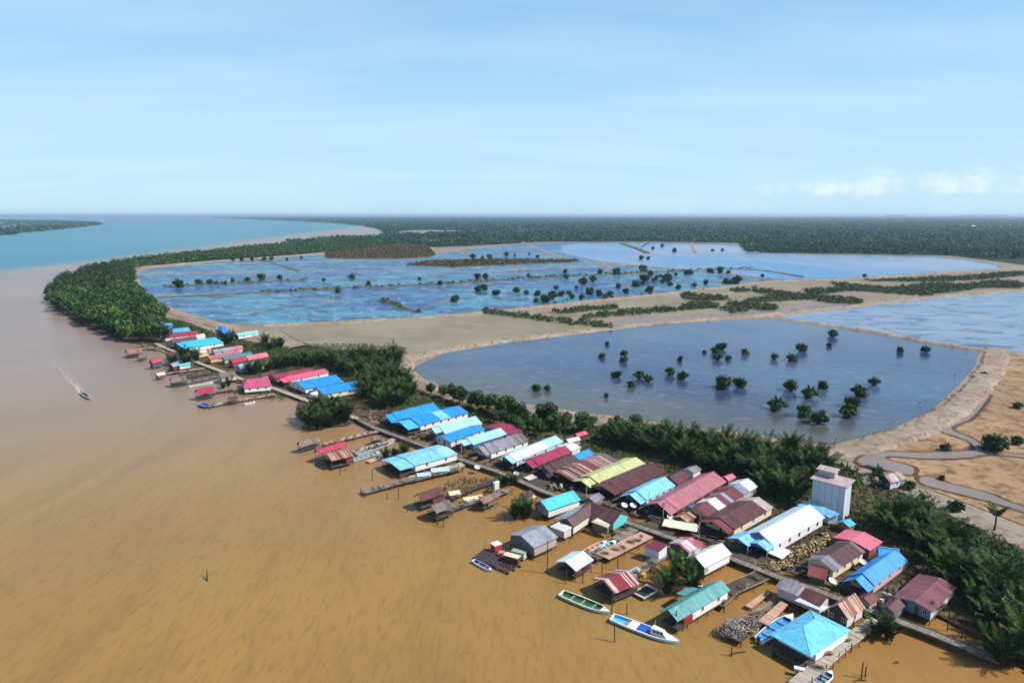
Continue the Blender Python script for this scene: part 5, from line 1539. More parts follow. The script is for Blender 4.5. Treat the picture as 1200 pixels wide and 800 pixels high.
# ---- walkways and jetties
def walkway(label, pts, w=1.7, z=1.35, mat=None, rail=False, step=3.2, edge=None, name='walkway', cat='walkway', zend=None):
    z *= .62
    P = [G(x, y, z) for x, y in pts]
    c = P[len(P) // 2].copy(); c.z = 0
    d0 = P[-1] - P[0]
    r = empty(name, c); tag(r, label, cat)
    k = 0
    for a, b in zip(P, P[1:]):
        d = b - a; L = d.length; ang = math.atan2(d.y, d.x); m = (a + b) / 2 - c
        mb = MB()
        n = max(1, int(L / 1.2))
        for i in range(n):                                   # short runs of boards, none quite level or straight
            xa, xb = -L / 2 + L * i / n, -L / 2 + L * (i + 1) / n
            j = random.uniform(-.06, .06); zz = random.uniform(-.035, .035); k2 = random.uniform(-.05, .05)
            mb.box(xa + .01, xb - .01, -w / 2 + j, w / 2 + k2, z - .08 + zz, z + zz)
        mb.build('deck', mat or PLANK, r, (m.x, m.y, 0), ang)
        mb = MB()
        for s in (-1, 1):
            mb.box(-L / 2, L / 2, s * (w / 2 - .12) - .06, s * (w / 2 - .12) + .06, z - .30, z - .13)
        mb.build('beam', WOOD_D, r, (m.x, m.y, 0), ang)
        if edge:
            mb = MB()
            for s in (-1, 1): mb.box(-L / 2, L / 2, s * (w / 2 + .0) - .05, s * (w / 2) + .05, z + .04, z + .14)
            mb.build('kerb_rail', edge, r, (m.x, m.y, 0), ang)
        n = max(1, int(L / step))
        for i in range(n + 1):
            for s in (-1, 1):
                if k >= 96: break
                q = a.lerp(b, i / n) - c + Vector((-math.sin(ang), math.cos(ang), 0)) * s * (w / 2 + .02)
                post(r, q.x + random.uniform(-.1, .1), q.y + random.uniform(-.1, .1), -.9, z + (random.choice((-.1, .1, .45, .55)) if rail else random.choice((-.1, -.1, .15))), random.uniform(.055, .085), WOOD_D); k += 1
    return r


walkway('long grey plank walkway running past all the houses', [(1173, 774), (1095, 743), (1015.7, 713), (960, 692), (913, 676), (858, 654), (791.8, 631.5), (740, 613.5), (700, 598), (639, 576), (583, 552), (540, 538), (502, 524), (440, 501.6), (418, 490)], 1.6, 1.4, edge=WOOD)
walkway('pale jetty with a fence of posts along the cyan hip roofed house', [(1027, 725.5), (990, 753), (952.5, 785.5), (932, 803)], 1.8, 1.3, PLANK_L, True, 1.6, name='jetty', cat='jetty')
walkway('wide dark plank jetty leading to the teal river house', [(893, 674), (855, 690.5), (838, 707)], 2.6, 1.35, PLANK_D, edge=WOOD_P, name='jetty', cat='jetty')
walkway('pinkish plank deck leading to the white boat shelter', [(758, 625.5), (706, 651.6)], 2.8, 1.35, PLANK_P, name='jetty', cat='jetty')
walkway('dark jetty behind the pinkish brown hut', [(587, 560), (550, 572.5), (528, 583)], 1.6, 1.3, PLANK_D, name='jetty', cat='jetty')
walkway('jetty joining the pinkish brown hut and the grey pavilion', [(596, 573), (580, 579.5), (559, 585.5), (531, 594), (512, 604)], 1.7, 1.3, PLANK, True, name='jetty', cat='jetty')
walkway('jetty of grey planks in front of the light blue river house', [(540, 548), (505, 556), (470, 564), (425, 576)], 1.9, 1.3, PLANK, True, 2.2, name='jetty', cat='jetty')
walkway('thin jetty above the two long grey boats', [(462, 514), (436, 522), (414, 529.5)], 1.5, 1.25, PLANK_L, name='jetty', cat='jetty')
walkway('bleached jetty behind the crimson shelter', [(443, 504.5), (412, 511.5), (380, 520)], 1.6, 1.3, PLANK_P, name='jetty', cat='jetty')
walkway('plank jetty behind the rusty shelter with white streaks', [(781, 646), (757, 663), (741, 676)], 1.7, 1.3, PLANK, name='jetty', cat='jetty')
walkway('plank path of the far cluster past the pink hip roof', [(418, 490), (385, 478), (352, 466), (322, 455), (290, 446.6), (255, 433), (233, 425), (205, 412), (182, 402)], 1.8, 1.35, PLANK_L)
walkway('jetty ending in a blue boat below the crimson pavilion', [(322, 461.6), (290, 467), (249, 474.5)], 1.8, 1.2, PLANK_P, name='jetty', cat='jetty')
walkway('jetty below the cream walled hut of the far cluster', [(240, 431), (215, 434.5), (187, 438.5)], 1.7, 1.2, PLANK_L, name='jetty', cat='jetty')
walkway('jetty leading to the thatch coloured far hut', [(256, 440), (235, 445), (208, 450.5)], 1.7, 1.2, PLANK, name='jetty', cat='jetty')
walkway('upper jetty of the pair at the thatch coloured far hut', [(250, 436), (225, 441), (203, 444)], 1.3, 1.2, PLANK_D, name='jetty', cat='jetty')
walkway('jetty to the rusty pink hut furthest left', [(222, 404.6), (190, 406.6), (150, 409.4)], 1.5, 1.2, PLANK_L, name='jetty', cat='jetty')
walkway('short jetty to the small far crimson hut', [(232, 424), (205, 424.8), (182, 427)], 1.4, 1.2, PLANK, name='jetty', cat='jetty')
walkway('plank jetty to the crimson pavilion of the far cluster', [(284, 454.6), (262, 457.6), (236, 462)], 1.5, 1.2, PLANK, name='jetty', cat='jetty')

JETTY_BITS = []
for (xa, ya, xb, yb, n) in ((320, 462, 250, 474, 9), (238, 431.5, 190, 438, 6), (254, 440.5, 210, 450, 7), (218, 405, 155, 409, 6), (282, 455, 238, 461.5, 5), (538, 549, 430, 574.5, 12), (585, 561, 530, 582, 7), (592, 574.5, 514, 603, 10), (440, 505.5, 382, 519.5, 9), (460, 515, 416, 529, 6), (756, 627, 708, 650.5, 6), (890, 675.5, 842, 705, 5), (1020, 731, 945, 791, 4), (780, 647, 744, 674, 5)):
    for i in range(n): JETTY_BITS.append((xa + (xb - xa) * (i + random.random()) / n, ya + (yb - ya) * (i + random.random()) / n))

# deck of rough boards and nets on stilts
def platform(label, quad, z, mat, name='platform', cat='platform', th=.15):
    z *= .62
    P = [G(x, y, z) for x, y in quad]
    c = sum(P, Vector()) / 4; c.z = 0
    d = P[1] - P[0]; ang = math.atan2(d.y, d.x); rot = Matrix.Rotation(-ang, 3, 'Z')
    r = empty(name, c, ang); tag(r, label, cat)
    q = [rot @ (p - c) for p in P]
    mb = MB(); mb.solid(q + [p - Vector((0, 0, th)) for p in q], [(0, 1, 2, 3), (7, 6, 5, 4), (0, 4, 5, 1), (1, 5, 6, 2), (2, 6, 7, 3), (3, 7, 4, 0)])
    mb.build('deck', mat, r)
    n = max(2, int((q[1] - q[0]).length / 2.4))
    for i in range(n + 1):
        for a, b in ((q[0], q[1]), (q[3], q[2])):
            p = a.lerp(b, i / n).lerp(sum(q, Vector()) / 4, .05); post(r, p.x, p.y, -.9, z - th - .002, .08)
    return r


platform('pink and tan board deck left of the white and blue boat', [(888, 727), (916, 703), (923.5, 708), (900, 732)], 1.35, PLANK_P)
platform('rough grey deck under the drying nets', [(845, 742), (878, 722), (893, 731), (868, 752)], 1.3, PLANK_D)
platform('narrow bleached board raft left of the tan deck', [(873, 709), (900, 690), (904, 693.5), (880, 712)], .9, PLANK_P)
platform('dark narrow board raft behind the tan deck', [(878, 718), (902, 703), (906, 706), (884, 722)], 1.0, PLANK)
platform('weathered board deck in front of the L shaped house', [(716, 630), (745, 612), (753, 618), (728, 634)], 1.2, PLANK)
platform('front deck before the white boat shelter', [(693, 650), (703, 645), (711, 650), (700, 656)], 1.25, PLANK_D)
platform('grey walkway deck below the meeting house front', [(846, 652.5), (868, 641), (905, 655), (886, 668)], 1.2, PLANK_D)
platform('low deck with washing in front of the dusky pink house', [(752, 616), (772, 604), (800, 617), (784, 629)], 1.2, PLANK_D)
platform('plank landing before the yellow green house', [(662, 578), (684, 569), (716, 583), (700, 594)], 1.2, PLANK_D)
platform('plank landing before the crimson roofed house', [(602, 556), (622, 548), (652, 560), (634, 572)], 1.2, PLANK_D)
platform('front deck of the cyan hip roofed house, dark in its shade', [(905, 762.5), (908, 760), (944, 778), (941, 782)], 1.3, PLANK_D)
platform('side landing of the light blue river house', [(478, 558), (540, 541), (545, 545), (486, 563)], 1.25, PLANK_L)

# heap of nets
mb = MB(); rs_ = random.Random(5)
c = G(864, 737, .81)
for i in range(420):
    a = rs_.uniform(0, 6.28); q = rs_.uniform(.15, 1) * 2.3 * (1 + .25 * math.sin(a * 2 + 1)); hh = (.25 + .5 * math.sin(min(1, q / 2.4) * 3.0)) * rs_.uniform(.1, 1)
    b = Vector((q * math.cos(a), q * math.sin(a) * .8, hh)); a2 = a + 1.57 + rs_.gauss(0, .7); l = rs_.uniform(.4, 1.3)
    mb.tube([b, b + Vector((l * .5 * math.cos(a2), l * .5 * math.sin(a2), rs_.uniform(-.05, .25))), b + Vector((l * math.cos(a2 + .5), l * math.sin(a2 + .5), -.1))], rs_.choice((.03, .05, .08)), 4, rs_.choice((0, 0, 1, 2)))
tag(mb.build('fishing_net', [woodmat('#b5a9a0', '#7c6e66', .7), woodmat('#8a7466', '#5c4a40', .7), woodmat('#d2c8bc', '#a09488', .75)], None, c), 'tangled ring of grey fishing nets and sticks on the deck left of the boats', 'nets')

# the raft of dark boards with crates
RF = empty('raft', G(583, 654, 0)); tag(RF, 'dark board raft with slatted edge beside the grey plank house', 'raft')
cR = G(583, 654, 0)
mb = MB()
qd = [G(554, 653, .43) - cR, G(568, 642, .43) - cR, G(610, 662, .43) - cR, G(596, 670, .43) - cR]
for i in range(26):
    if i in (17, 19, 21, 23, 25): continue
    f0, f1 = i / 26 + .002, (i + 1) / 26 - .004
    a, b, cc_, dd_ = qd[0].lerp(qd[3], f0), qd[0].lerp(qd[3], f1), qd[1].lerp(qd[2], f1), qd[1].lerp(qd[2], f0)
    zz = Vector((0, 0, random.uniform(-.02, .03)))
    mb.solid([p + zz for p in (a, b, cc_, dd_)] + [p + zz - Vector((0, 0, .1)) for p in (a, b, cc_, dd_)], [(0, 1, 2, 3), (7, 6, 5, 4), (0, 4, 5, 1), (1, 5, 6, 2), (2, 6, 7, 3), (3, 7, 4, 0)])
mb.build('deck', woodmat('#5a5058', '#3a343a', .6), RF)
mb = MB()
for a, b in ((qd[0], qd[3]), (qd[1], qd[2]), (qd[0].lerp(qd[1], .5), qd[3].lerp(qd[2], .5))):
    mb.tube([a - Vector((0, 0, .35)), b - Vector((0, 0, .35))], .22, 8)
mb.build('float_log', WOOD_D, RF)
for i in range(7):
    p = qd[0].lerp(qd[3], i / 6); post(RF, p.x, p.y, -.8, .6, .05)
    p = qd[1].lerp(qd[2], i / 6); post(RF, p.x, p.y, -.8, .6, .05)


def crate(label, px, size, z, col_, lid, rz=.6, cat='crate', name='crate'):
    z *= .62
    p = G(px[0], px[1], z)
    w, l, h = size
    r = empty(name, p, rz); tag(r, label, cat)
    mb = MB(); mb.box(-l / 2, l / 2, -w / 2, w / 2, 0, h); 
    for x in (-l / 2 + .08, 0, l / 2 - .08):
        mb.box(x - .04, x + .04, -w / 2 - .03, -w / 2 - .001, .02, h - .02); mb.box(x - .04, x + .04, w / 2 + .001, w / 2 + .03, .02, h - .02)
    mb.build('box', paint(col_, .75), r)
    mb = MB(); mb.box(-l / 2 - .05, l / 2 + .05, -w / 2 - .05, w / 2 + .05, h + .002, h + .09)
    mb.build('lid', paint(lid, .82), r)
    return r


crate('red box with a white lid on the far side of the dark raft', (581.5, 644), (1.3, 1.4, 1.1), .75, '#c04048', '#efe6e0')
crate('long maroon box with a cream lid on the dark raft', (600, 657.5), (1.1, 2.6, 1.0), .75, '#6a3a38', '#ecd6bc', -.5)
crate('small red bundle box in the middle of the dark raft', (588, 650), (.7, .9, .5), .75, '#b03a40', '#d89090', .2)
crate('white box with a grey green lid nearest the grey plank house', (608, 652), (1.0, 2.4, .9), .7, '#dcdcd4', '#9cae92', -.5)
crate('red crate hanging under the white boat shelter', (687, 663), (.9, 1.0, .9), 1.4, '#d02f30', '#b02828', .3)
crate('pale red crate at the front of the white boat shelter', (676, 671.5), (.8, 1.0, .5), 1.0, '#c06060', '#d88a8a', .5)
crate('red cooler box on the open deck of the teal house', (805, 726), (.9, 1.2, .8), 1.36, '#c02a34', '#d84048', .5)
crate('smaller red box beside the cooler on the teal house deck', (801, 728.5), (.6, .8, .6), 1.36, '#a82a30', '#c05058', .5)
crate('white tank box on the thin jetty left of the grey house', (581.5, 573), (.5, 1.3, 1.5), 1.3, '#e6e6e0', '#f0f0ea', .8)
crate('white panel box at the end of the cyan hip house deck', (936.5, 786), (.5, 1.1, .35), 1.0, '#d8d8d8', '#eeeeee', -.4)

# ---- boats
def boat(label, stern, bow, w, hullc, inner, rim='#e9e6de', h=.62, decks=(), cabin=None, motor=False, group=None, sit=None, name='longboat', z=0.0, benches=3):
    a, b = G(*stern, .4), G(*bow, .4)
    d = b - a; L = d.length; ang = math.atan2(d.y, d.x); m = (a + b) / 2
    r = empty(name, (m.x, m.y, z), ang); tag(r, label, 'boat', group)
    N = 18; hull = MB(); rimm = MB(); inn = MB()

    def half(f):
        if f < .6: return w / 2 * (.78 + .22 * math.sin(math.pi / 2 * min(1, f / .4)))
        g = (f - .6) / .4
        return w / 2 * max(.02, (1 - g ** 2.1))

    def gun(f): return h * (.82 + .12 * (1 - f) ** 3 + .55 * max(0, f - .55) ** 1.6)
    rows = []
    for i in range(N + 1):
        f = i / N; x = -L / 2 + L * f; hw = half(f); g = gun(f); kb = -.25 + .45 * max(0, f - .75) * 2
        rows.append([(x, -hw, g), (x, -hw * .86, g * .3), (x, -hw * .5, kb), (x, hw * .5, kb), (x, hw * .86, g * .3), (x, hw, g)])
    for i in range(N):
        for k in range(5):
            hull.face([rows[i][k], rows[i + 1][k], rows[i + 1][k + 1], rows[i][k + 1]])
    hull.face(rows[0][::-1])
    hull.build('hull', paint(hullc, .8, .35, .15), r)
    fl = .12
    for i in range(N):
        f0, f1 = i / N, (i + 1) / N
        x0, x1 = -L / 2 + L * f0, -L / 2 + L * f1; h0, h1 = half(f0) * .93, half(f1) * .93
        inn.face([(x0, -h0 * .9, fl), (x1, -h1 * .9, fl), (x1, h1 * .9, fl), (x0, h0 * .9, fl)])
        for s in (-1, 1):
            q = [(x0, s * h0 * .9, fl), (x1, s * h1 * .9, fl), (x1, s * h1, gun(f1) - .02), (x0, s * h0, gun(f0) - .02)]
            inn.face(q if s < 0 else q[::-1])
            rimm.face([(x0, s * half(f0) * 1.04, gun(f0) + .03), (x1, s * half(f1) * 1.04, gun(f1) + .03), (x1, s * h1 * .95, gun(f1) + .03), (x0, s * h0 * .95, gun(f0) + .03)])
            rimm.face([(x0, s * half(f0) * 1.04, gun(f0) + .03), (x1, s * half(f1) * 1.04, gun(f1) + .03), (x1, s * half(f1) * 1.04, gun(f1) - .1), (x0, s * half(f0) * 1.04, gun(f0) - .1)])
    rimm.box(-L / 2 - .02, -L / 2 + .12, -half(0) * 1.02, half(0) * 1.02, gun(0) - .12, gun(0) + .031)
    inn.build('interior', paint(inner, .8, .5, .3), r)
    rimm.build('gunwale', paint(rim, .82, .4, .1), r)
    # bow deck
    mb = MB()
    for i in range(int(N * .86), N):
        f0, f1 = i / N, (i + 1) / N
        mb.face([(-L / 2 + L * f0, -half(f0) * .96, gun(f0) + .012), (-L / 2 + L * f1, -half(f1) * .96, gun(f1) + .012), (-L / 2 + L * f1, half(f1) * .96, gun(f1) + .012), (-L / 2 + L * f0, half(f0) * .96, gun(f0) + .012)])
    mb.build('bow_deck', paint(rim, .82, .4, .1), r)
    for k in range(benches):
        f = .12 + .66 * (k + .5) / benches
        mb = MB(); x = -L / 2 + L * f; mb.box(x - .14, x + .14, -half(f) * .92, half(f) * .92, gun(f) * .55, gun(f) * .55 + .05)
        mb.build('thwart', WOOD_P, r)
    for (f0, f1, c_) in decks:
        mb = MB(); n = 4
        for i in range(n):
            g0, g1 = f0 + (f1 - f0) * i / n, f0 + (f1 - f0) * (i + 1) / n
            x0, x1 = -L / 2 + L * g0, -L / 2 + L * g1
            zz0, zz1 = gun(g0) - .05, gun(g1) - .05
            mb.face([(x0, -half(g0) * .95, zz0), (x1, -half(g1) * .95, zz1), (x1, half(g1) * .95, zz1), (x0, half(g0) * .95, zz0)])
        mb.build('cover', paint(c_, .82, .4, .1), r)
    if cabin:
        f0, f1, hc = cabin
        x0, x1 = -L / 2 + L * f0, -L / 2 + L * f1; hw = half(f1) * .82; g = gun(f0) - .1
        mb = MB()
        mb.solid([(x0, -hw, g), (x1, -hw * .8, g), (x1, hw * .8, g), (x0, hw, g), (x0 + .1, -hw * .85, g + hc), (x1 - .7, -hw * .65, g + hc * .9), (x1 - .7, hw * .65, g + hc * .9), (x0 + .1, hw * .85, g + hc)],
                 [(3, 2, 1, 0), (4, 5, 6, 7), (0, 1, 5, 4), (1, 2, 6, 5), (2, 3, 7, 6), (3, 0, 4, 7)])
        cb = mb.build('cabin', WHITE, r)
        mb = MB()
        for s in (-1, 1):
            for k in range(3):
                xx_ = x0 + .4 + (x1 - x0 - 1.4) * k / 2.0; yy_ = s * (hw * (.925 - .1 * k / 2) + .012)
                mb.box(xx_, xx_ + .32, min(yy_, yy_ - s * .06), max(yy_, yy_ - s * .06), g + hc * .42, g + hc * .8)
        mb.build('window', PANE, cb)
        mb = MB(); mb.tube([(x0 + .5, 0, g + hc), (x0 + .5, 0, g + hc + 1.0)], .025, 5); mb.build('mast', WHITE, cb)
    if motor:
        mb = MB(); mb.box(-L / 2 - .45, -L / 2 - .05, -.16, .16, gun(0) - .05, gun(0) + .4); mb.box(-L / 2 - .36, -L / 2 - .16, -.06, .06, -.5, gun(0) - .05)
        mb.build('motor', paint('#2a2a2e', .8, .4, .05), r)
    return r, ang, m, L


boat('long green and white boat moored before the rusty shelter', (657.5, 695), (715, 717.5), 1.9, '#e6ebe2', '#2c6a40', '#e8f0e4')
boat('long white boat with a blue well and a small cabin near the bow', (717, 723), (796.5, 752.5), 2.0, '#dce6f0', '#5cc4ea', '#f2f2f4', decks=[(.27, .40, '#f2f0ee'), (.41, .58, '#2a5cc0')], cabin=(.60, .84, .9))
boat('white boat with a bright blue interior tied beside the cyan hip roof', (890, 750), (929.5, 720), 1.9, '#f2eef2', '#2a9ae2', '#f4f2f4', motor=True)
boat('red and white boat lying outside the cyan one by the boat shelter', (686, 647), (711, 634), 1.4, '#f0e6de', '#d88a70', '#f2e8e0', name='rowing_boat')
boat('white boat with a cyan interior beside the pinkish deck', (690, 651), (723, 633), 1.6, '#dff0f2', '#58cfe0', '#eefafa', name='rowing_boat', benches=5)
boat('light blue and white boat behind the rusty striped shelter', (737, 674), (762, 662), 1.6, '#a8cdec', '#7ab4e4', '#d6e8f6', name='rowing_boat', benches=4)
boat('small black and white canoe by the palm clump', (811, 682.5), (824, 687), 1.0, '#2a2c30', '#3a3a3c', '#efefec', h=.55, name='canoe', benches=2)
boat('slim white and blue canoe tied under the dark raft', (554.5, 656), (577, 668), .9, '#e4e8f2', '#4a62a0', '#eef0f6', h=.5, name='canoe', benches=2)
boat('grey blue longboat nearest the marsh grass by the rust red hut', (413, 539.5), (446, 529), 1.7, '#a8bcc4', '#7f98a4', '#c2d0d4', benches=4)
boat('grey green longboat along the thin jetty, upper of the two', (418, 533), (462, 517), 1.5, '#9cb0b4', '#8296a0', '#c0ccce', benches=5)
boat('small red and white boat beside the marsh grass', (431, 541), (447, 535), 1.3, '#d65a48', '#c8a090', '#f2ece6', name='rowing_boat', benches=2)
boat('small white and turquoise boat at the bottom edge below the pale jetty', (957, 802), (975, 787), 1.3, '#e8eef2', '#52b4dc', '#f4f6f6', name='rowing_boat', benches=3)
boat('blue work boat tied at the end of the far jetty', (235, 474), (247, 477.5), 2.2, '#24609c', '#3c86c4', '#8ab4d8', h=.9, name='rowing_boat', benches=2)
boat('white boat lying right of the far jetty', (286, 473.5), (299, 470.5), 1.4, '#efeae2', '#b0a090', '#f4f0ea', name='rowing_boat', benches=2)
boat('bleached long boat beside the thatch coloured far hut', (221, 452.5), (250, 447.5), 1.3, '#e9e4dc', '#a09486', '#efece6', benches=4)
boat('white boat on the mud below the walkway corner', (470, 565 - 8), (482, 551), 1.1, '#e2dfd8', '#8c8880', '#efece6', h=.5, name='rowing_boat', benches=2)
boat('white boat drawn up in front of the crimson roofed house', (613, 553), (628, 552), 1.3, '#efefea', '#a8a49c', '#f6f4f0', h=.6, name='rowing_boat', benches=2)
sk, sang, sm_, sL = boat('small dark motor boat speeding up the river with a white wake', (95.5, 460), (105, 467), 1.3, '#3a4450', '#6a6a70', '#d6d8d8', motor=True, name='motor_boat', benches=2)
# its wake: flat foam strips on the water
mb = MB(); rs_ = random.Random(3)
w0, w1 = G(96.5, 461, 0), G(50, 404, 0)
dW = (w1 - w0); LW = dW.length; dW.normalize(); nW = Vector((-dW.y, dW.x, 0))
for i in range(900):
    f = rs_.uniform(0, 1) ** 1.35; spread = .3 + 2.0 * f ** 1.2
    p = w0 + dW * (f * LW) + nW * (rs_.choice((-1, 1, 1, .2)) * spread + rs_.gauss(0, .35))
    l = rs_.uniform(.5, 2.2) * (1 - .5 * f); ww = rs_.uniform(.04, .18) * (1 - .65 * f)
    d_ = (dW + nW * rs_.uniform(-.15, .15)) * l
    p.z = .03 + .0004 * i * .05
    mb.face([p - nW * ww, p + d_ - nW * ww * .4, p + d_ + nW * ww * .4, p + nW * ww])
t = NT('foam'); M_FOAM = t.done(lin('#c9bdb0', .68), .7, .3)
tag(mb.build('wake_foam', M_FOAM), 'white wake foam trailing behind the small motor boat', None, None, 'stuff')

# the fish cage with a white rim
p = G(756.5, 693.5, .35)
FC = empty('fish_cage', p, math.atan2(1, 1.15)); tag(FC, 'square floating fish cage with a white rim and dark net, left of the palm clump', 'fish cage')
mb = MB()
for a in range(4):
    sx = (1.5, 1.15)
    x0, x1, y0, y1 = [(-1.5, 1.5, -1.15, -.9), (-1.5, 1.5, .9, 1.15), (-1.5, -1.25, -.895, .895), (1.25, 1.5, -.895, .895)][a]
    mb.box(x0 * 1.15, x1 * 1.15, y0, y1, 0, .18)
mb.build('rim', paint('#d8d4ca', .8), FC)
mb = MB(); mb.box(-1.42, 1.42, -.89, .89, -.6, .05); mb.build('net', dark('#26221e', .8), FC)

# ---- poles, dishes, drums, tank, piles, people
def utility_pole(px, h, label, base=.0, arm=True):
    h *= .68
    p = G(*px, base); r = empty('utility_pole', (p.x, p.y, base)); tag(r, label, 'pole')
    post(r, 0, 0, -.6, h, .075, paint('#a8a49c', .7), 'shaft')
    if arm:
        mb = MB(); mb.box(-.7, .7, -.05, .05, h - .5, h - .38); mb.box(-.5, .5, -.05, .05, h - .95, h - .85); mb.build('crossarm', WOOD_D, r, None, .8)


utility_pole((776.5, 617), 7, 'pale utility pole in front of the dusky pink house')
utility_pole((434.5, 497), 6.5, 'utility pole by the far end of the walkway')
utility_pole((541, 541), 6, 'utility pole left of the grey roofed house')
utility_pole((535.5, 580), 6.5, 'tall pale pole in the marsh grass between jetties', arm=False)
utility_pole((687, 594), 6.5, 'utility pole between the turquoise and yellow green roofs')
utility_pole((818, 640), 6.5, 'utility pole beside the white roofed river house')
utility_pole((760, 600), 6, 'thin pole at the corner of the sky blue house', arm=False)
utility_pole((1047, 722), 6, 'utility pole before the mauve roofed house')


def dish(px, z, label, d=.66):
    z *= .62
    p = G(*px, z); r = empty('satellite_dish', (p.x, p.y, 0)); tag(r, label, 'satellite dish')
    mb = MB(); mb.lathe([(.02, 0), (d * .4, .05), (d * .75, .17), (d, .34), (d * .99, .36), (d * .74, .21), (d * .4, .09), (.02, .04)], 18)
    o = mb.build('bowl', WHITE, r, (0, 0, z)); o.rotation_euler = (R(18), R(14), 0)
    mb = MB()
    for k in range(3): mb.bar((d * .8 * math.cos(k * 2.1), d * .8 * math.sin(k * 2.1), .3), (0, 0, .6), .02)
    mb.build('feed_arm', WOOD, o)
    post(r, 0, 0, -.4, z, .05, WOOD, 'mast')


for px, z, lab in (((731.3, 593), 2.4, 'satellite dish left of the sky blue house'), ((741.5, 593.3), 2.3, 'satellite dish below the sky blue porch'), ((785, 607), 2.4, 'satellite dish before the dusky pink house'),
                   ((642.5, 558), 2.2, 'satellite dish before the dark brown house'), ((559, 548.5), 2.0, 'satellite dish beside the walkway below the grey roof'), ((975, 682), 2.4, 'satellite dish by the green end wall'),
                   ((1010, 659.5), 2.6, 'satellite dish beside the cream wall of the dark brown house'), ((605, 556), 2.0, 'satellite dish left of the white boat on land')):
    dish(px, z, lab)


def drum(px, z, c_, label, r_=.38, h=.95, name='drum', cat='drum'):
    z *= .62; r_ *= .75; h *= .75
    p = G(*px, z); r = empty(name, p); tag(r, label, cat)
    mb = MB(); mb.lathe([(.01, 0), (r_, 0), (r_, h * .31), (r_ * 1.05, h * .33), (r_, h * .35), (r_, h * .64), (r_ * 1.05, h * .66), (r_, h * .68), (r_, h), (r_ * .9, h * 1.02), (.01, h * 1.02)], 14)
    mb.build('barrel', paint(c_, .8), r)
    mb = MB(); mb.lathe([(.08, h * 1.02), (.08, h * 1.06), (.01, h * 1.06)], 8, (r_ * .5, 0, 0)); mb.build('bung', DOORM, r)


drum((811.7, 600.5), 2.4, '#4a6a9c', 'big blue water tank between the pink and patchwork roofs', 1.1, 1.6, 'water_tank', 'water tank')
drum((999, 618.5), 1.2, '#e2b83a', 'yellow drum under the tiny sky blue shed roof')
drum((754, 676.5), 1.3, '#e0a82a', 'yellow drum on the jetty behind the rusty striped shelter', .5, .9)
drum((724.5, 574.5), 1.4, '#e0b030', 'yellow drum by the maroon and sky blue porches')
drum((704, 588), 1.3, '#c03a40', 'red drum left of the teal gable end', .5, .9)
drum((758, 601.5), 1.3, '#3a6ab0', 'blue drum beside the sky blue house porch')
drum((657.5, 571), 1.3, '#dcdcd8', 'white drum before the teal front wall')
drum((606, 560), 1.3, '#e4e4e0', 'white drum near the deep blue front')
drum((1036, 699), 1.3, '#b8a898', 'grey drum below the bright blue roof by the palm grove')
drum((1042, 701), 1.3, '#c8b8a8', 'pale drum right of a grey one by the palm grove')
drum((1033, 707), 1.3, '#d4ccc0', 'white drum at the walkway bend')
drum((741, 680), 1.3, '#d8d8d4', 'white drum behind the rusty striped shelter roof')
drum((748, 671), 1.3, '#dadada', 'white drum left of the yellow one behind the rusty shelter')

PILE_W = [woodmat('#ad9a80', '#7d6b54', .7), woodmat('#857970', '#5a5048', .7), woodmat('#927660', '#664f3e', .7)]
PILES = []
for k in range(6):
    mb = MB(); rs_ = random.Random(k + 50)
    for i in range(rs_.randint(9, 16)):
        l = rs_.uniform(1.6, 3.6); x = rs_.uniform(-.5, .5); y = rs_.uniform(-.8, .8); z = .04 + .055 * i + rs_.uniform(0, .02); a = rs_.gauss(0, .16)
        dx_, dy_ = math.cos(a) * l / 2, math.sin(a) * l / 2
        mb.bar((x - dx_, y - dy_, z), (x + dx_, y + dy_, z + rs_.uniform(-.03, .05)), rs_.uniform(.12, .28), .045)
    PILES.append(mb)
PILE_ME = [(PILES[k % 6].mesh('plank_pile', PILE_W[k % 3])) for k in range(9)]
spots = [(566, 543), (575, 547), (590, 545), (598, 566), (612, 562), (630, 566), (648, 572), (660, 580), (672, 574), (690, 584), (700, 582), (712, 590), (722, 592), (732, 602), (745, 604), (752, 612), (768, 611), (780, 618), (792, 622), (800, 618), (812, 628), (822, 622), (836, 636),
         (840, 630), (850, 640), (862, 646), (872, 636), (884, 660), (905, 668), (930, 672), (940, 684), (985, 690), (1000, 704), (1010, 700), (1022, 704), (1034, 712), (1050, 714), (1042, 690), (1052, 696), (480, 506), (490, 512), (508, 518), (520, 522), (535, 530), (548, 534), (556, 540),
         (432, 492), (446, 487), (440, 494), (425, 487), (420, 470), (410, 468), (470, 512), (730, 622), (724, 626), (738, 618), (745, 614), (880, 728), (890, 722), (905, 718), (690, 650), (700, 646), (500, 555), (515, 550), (528, 545), (335, 452), (345, 458), (300, 446), (250, 430), (960, 688), (975, 700),
         (1020, 548), (1060, 567), (940, 618), (985, 620), (975, 612)]
for i, (x, y) in enumerate(spots):
    p = G(x, y, .42)
    o = link('plank_pile', PILE_ME[i % 9], None, (p.x, p.y, random.choice((.42, .42, .8)) if y > 500 and i < 46 else .42), random.uniform(0, 3.14)); s = random.uniform(.5, .85); o.scale = (s, s, s)
    tag(o, 'loose pile of weathered planks among the stilt houses', 'planks', 'plank piles between the houses')
for i, (x, y) in enumerate(JETTY_BITS):
    p = G(x, y, .86)
    o = link('plank_pile', PILE_ME[i % 9], None, (p.x, p.y, .86), random.uniform(0, 3.14)); s = random.uniform(.28, .5); o.scale = (s, s, s)
    tag(o, 'small heap of boards and sticks lying on a jetty', 'planks', 'board heaps on the jetties')
